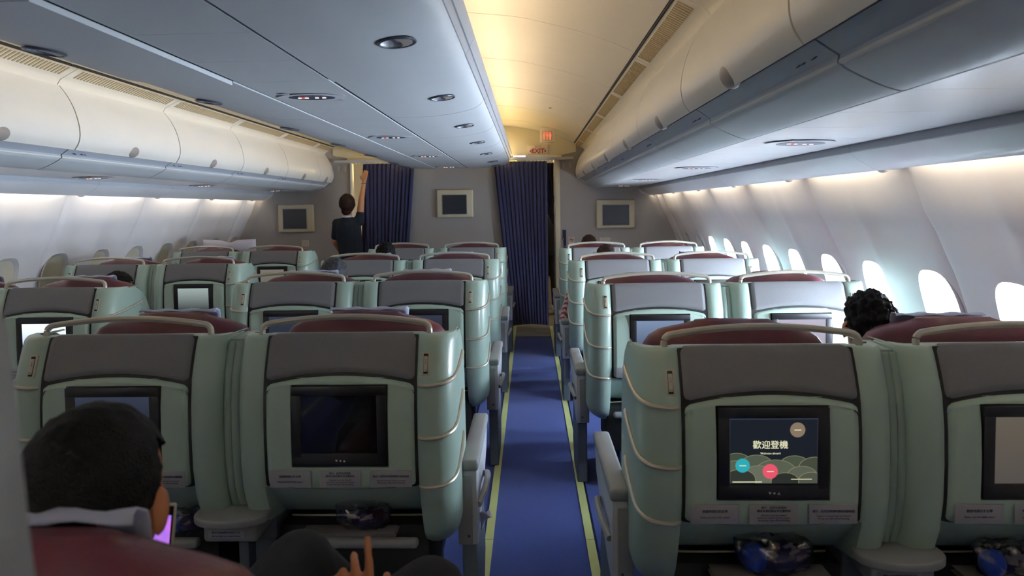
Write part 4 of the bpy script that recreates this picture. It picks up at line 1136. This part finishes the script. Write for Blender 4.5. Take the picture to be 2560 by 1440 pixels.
# person in the galley
t = thing('person', 'dark-clothed person standing in the dim galley behind the door curtain', 'person', (0, 0, 0))
gx, gy = 1.215, 9.35; hc = Vector((gx, gy, 1.60)); b = B(); head(b, hc, 1.0)
b.cone((gx, gy, 1.25), .12, (gx, gy, .95), .12)
for s in (-1, 1):
    b.cone((gx+s*.04, gy, 1.36), .05, (gx+s*.17, gy, 1.35), .05); b.cone((gx+s*.17, gy, 1.34), .046, (gx+s*.22, gy+.04, 1.07), .038); b.cone((gx+s*.22, gy+.04, 1.07), .036, (gx+s*.17, gy+.2, .98), .026)
    hand_pts(b, (gx+s*.17, gy+.2, .98), (-s*.2, 1, 0), (0, 0, 1), .95, .4, s)
    b.cone((gx+s*.08, gy, .92), .085, (gx+s*.08, gy, .5), .055); b.cone((gx+s*.08, gy, .5), .053, (gx+s*.08, gy-.02, .1), .038); b.cone((gx+s*.08, gy-.02, .05), .036, (gx+s*.08, gy+.14, .036), .03)
link('body', remesh(b, .009, 'skin', 3), t)
c = B(); c.cone((gx, gy, 1.27), .132, (gx, gy, .93), .132)
for s in (-1, 1):
    c.cone((gx+s*.04, gy, 1.36), .06, (gx+s*.17, gy, 1.35), .06); c.cone((gx+s*.17, gy, 1.34), .056, (gx+s*.22, gy+.04, 1.07), .047); c.cone((gx+s*.22, gy+.04, 1.07), .045, (gx+s*.18, gy+.17, 1.0), .035)
    c.cone((gx+s*.08, gy, .92), .097, (gx+s*.08, gy, .5), .068); c.cone((gx+s*.08, gy, .5), .066, (gx+s*.08, gy-.02, .14), .052)
link('dark_suit', remesh(c, .012, 'trous', 3), t); face_bits(hc, 1, None, t); hair(hc, 1.0, None, 'hair', t, seed=20)

# ------------------------------------------------------------------ small belongings
def bag(x, y, z, sc_, label, two=True, rz=0):
    t = thing('amenity_bag', label, 'bag', (x, y, z), rz, 'amenity bags in seat pockets')
    if two: B().ball((-.045, 0, .0), (.030, .028, .034), 18, 12).obj('blue_pouch', 'blue', t)
    b = B(); b.ball((.022, .0, .0), (.055, .030, .030), 22, 14)
    for v in b.bm.verts: v.co += Vector((0, 0, 1))*.35*v.co.x*abs(v.co.x)*6+v.co.normalized()*.006*noise.noise(v.co*70)
    b.obj('plum_pouch', 'plum', t)
    b = B(); b.ball((0, 0, .008), (.088, .040, .046), 34, 22)
    for v in b.bm.verts:
        nn = noise.noise(v.co*38)+.6*noise.noise(v.co*90); v.co += v.co.normalized()*.013*nn; v.co.z += .22*abs(v.co.x)*(1 if v.co.z > 0 else 0)
    b.obj('clear_wrap', 'plastic', t); t.scale = (sc_,)*3; return t
def booklet(x, y, z, w, label, m='paper', tilt=0):
    t = thing('booklet', label, 'booklet', (x, y, z), tilt, 'booklets in seat pockets')
    B().box((0, 0, 0), (w, .06, .004), .001).obj('cover', m, t); B().box((.01, .004, -.006), (w*.97, .06, .006), .001).obj('pages', 'paper', t)
    B().box((0, 0, -.012), (w*1.02, .06, .004), .001).obj('back_cover', 'blue' if m == 'plastic' else m, t)
yR = ROWY[0]+DR
bag(XA+.03, yR+.0, .512, 1.2, 'clear bag with royal blue and plum pouches in the pocket below the welcome screen')
booklet(XA+.02, yR+.01, .468, .32, 'grey booklet lying in the pocket below the welcome screen')
bag(XW-.02, yR+.0, .500, 1.15, 'clear bag with a blue pouch in the window seat pocket beside the frame edge', rz=.2)
booklet(XW, yR+.01, .466, .30, 'grey booklet in the window seat pocket nearest the bright windows')
bag(XC+.04, ROWY[0]+.03, .500, 1.05, 'crumpled clear bag in the pocket behind the raised hand', two=False, rz=-.1)
booklet(XC+.0, ROWY[0]+.01, .468, .30, 'plastic-wrapped booklet in the pocket behind the raised hand')
bag(-XC+.17, ROWY[0]+.02, .488, .85, 'clear bag with a blue pouch beside the phone in the man\'s hand')
# napkin by the near armrest
vs = []; fs = []
for j in range(7):
    for i in range(7): u, v = i/6, j/6; vs.append((.0+.05*u*(1-v*.5), .10*v, -.10*v*(1-u*.6)+.012*math.sin(u*5+v*4)))
for j in range(6):
    for i in range(6): a = j*7+i; fs.append((a, a+1, a+8, a+7))
me = baked(mesh('napkin', vs, fs, 'white', ang=80), [('SOLIDIFY', dict(thickness=.002))]); me.shade_smooth()
o = link('paper_napkin', me, None, (.752, 2.36, .40)); tag(o, 'white paper napkin corner poking out below the near armrest by the aisle', 'napkin')
# pillow on the shaded front seat
def pillow(name, w, h, d, m):
    N = 26; vs = []; fs = []
    for sd in (1, -1):
        for j in range(N+1):
            for i in range(N+1):
                u, v = -1+2*i/N, -1+2*j/N; e = (1-u**4)*(1-v**4)
                pin = 1-.06*(1-abs(u)**2)*abs(v)**6
                vs.append((w/2*u, sd*d/2*max(e, 0)**.5*(1-.25*math.exp(-(u/.15)**2)*(v > 0)), h/2*v*pin-.03*math.exp(-(u/.22)**2)*(max(v, 0)**2)))
    n = (N+1)**2
    for k in (0, n):
        for j in range(N):
            for i in range(N): a = k+j*(N+1)+i; fs.append((a, a+1, a+N+2, a+N+1))
    me = mesh(name, vs, fs, m, ang=80); bm = bmesh.new(); bm.from_mesh(me); bmesh.ops.remove_doubles(bm, verts=bm.verts, dist=.0005); bmesh.ops.recalc_face_normals(bm, faces=bm.faces); bm.to_mesh(me); bm.free(); me.shade_smooth(); return me
o = link('pillow', pillow('pillow', .56, .26, .13, 'white'), None, (-2.19, ROWY[3]+DL+.33, 1.09), (.05, 0, 0)); tag(o, 'white pillow propped on the shaded window seat in front of the bulkhead', 'pillow')
o = link('striped_cushion', pillow('striped_cushion', .20, .26, .08, 'stripe'), None, (1.285, 5.28, .70), (.1, .25, .5)); tag(o, 'red and white striped cushion tucked beside the aisle armrest ahead', 'cushion')
o = B().ball((1.27, 6.55, .80), (.035, .05, .06), 14, 10).obj('blue_cloth', 'blue'); tag(o, 'bright blue cloth bundle sticking out beside the front aisle seat', 'cloth')
# tiny blue lamps on two shells
for x, y, z, nm in ((1.245, 5.20, .60, 'third'), (1.245, 3.66, .53, 'second')):
    o = B().ball((x, y, z), (.004, .008, .004), 8, 6).obj('indicator_lamp', 'ledblue'); tag(o, 'tiny blue indicator lamp on the aisle side of the %s row shell' % nm, 'lamp', 'indicator lamps')
# pale partition edge close to the camera
prof = [(-.03, 0), (-.03, .05), (0, .065), (.012, .05), (.014, 0)]
b = B(); pts = []
rows = [(.705, .02), (.715, .6), (.695, 1.0), (.671, 1.30), (.664, 1.43), (.652, 1.47)]
vs = []; fs = []
for x, z in rows:
    for dx, dy in prof: vs.append((x+dx-.032, .33+dy, z))
n = len(prof)
for j in range(len(rows)-1):
    for i in range(n): fs.append((j*n+i, j*n+(i+1) % n, (j+1)*n+(i+1) % n, (j+1)*n+i))
fs.append(tuple(range(n))); fs.append(tuple(range((len(rows)-1)*n, len(rows)*n)))
o = link('partition_edge', mesh('partition_edge', vs, fs, 'greyp', ang=60)); tag(o, 'pale grey blurred edge of a partition rising close beside the lens', 'partition')
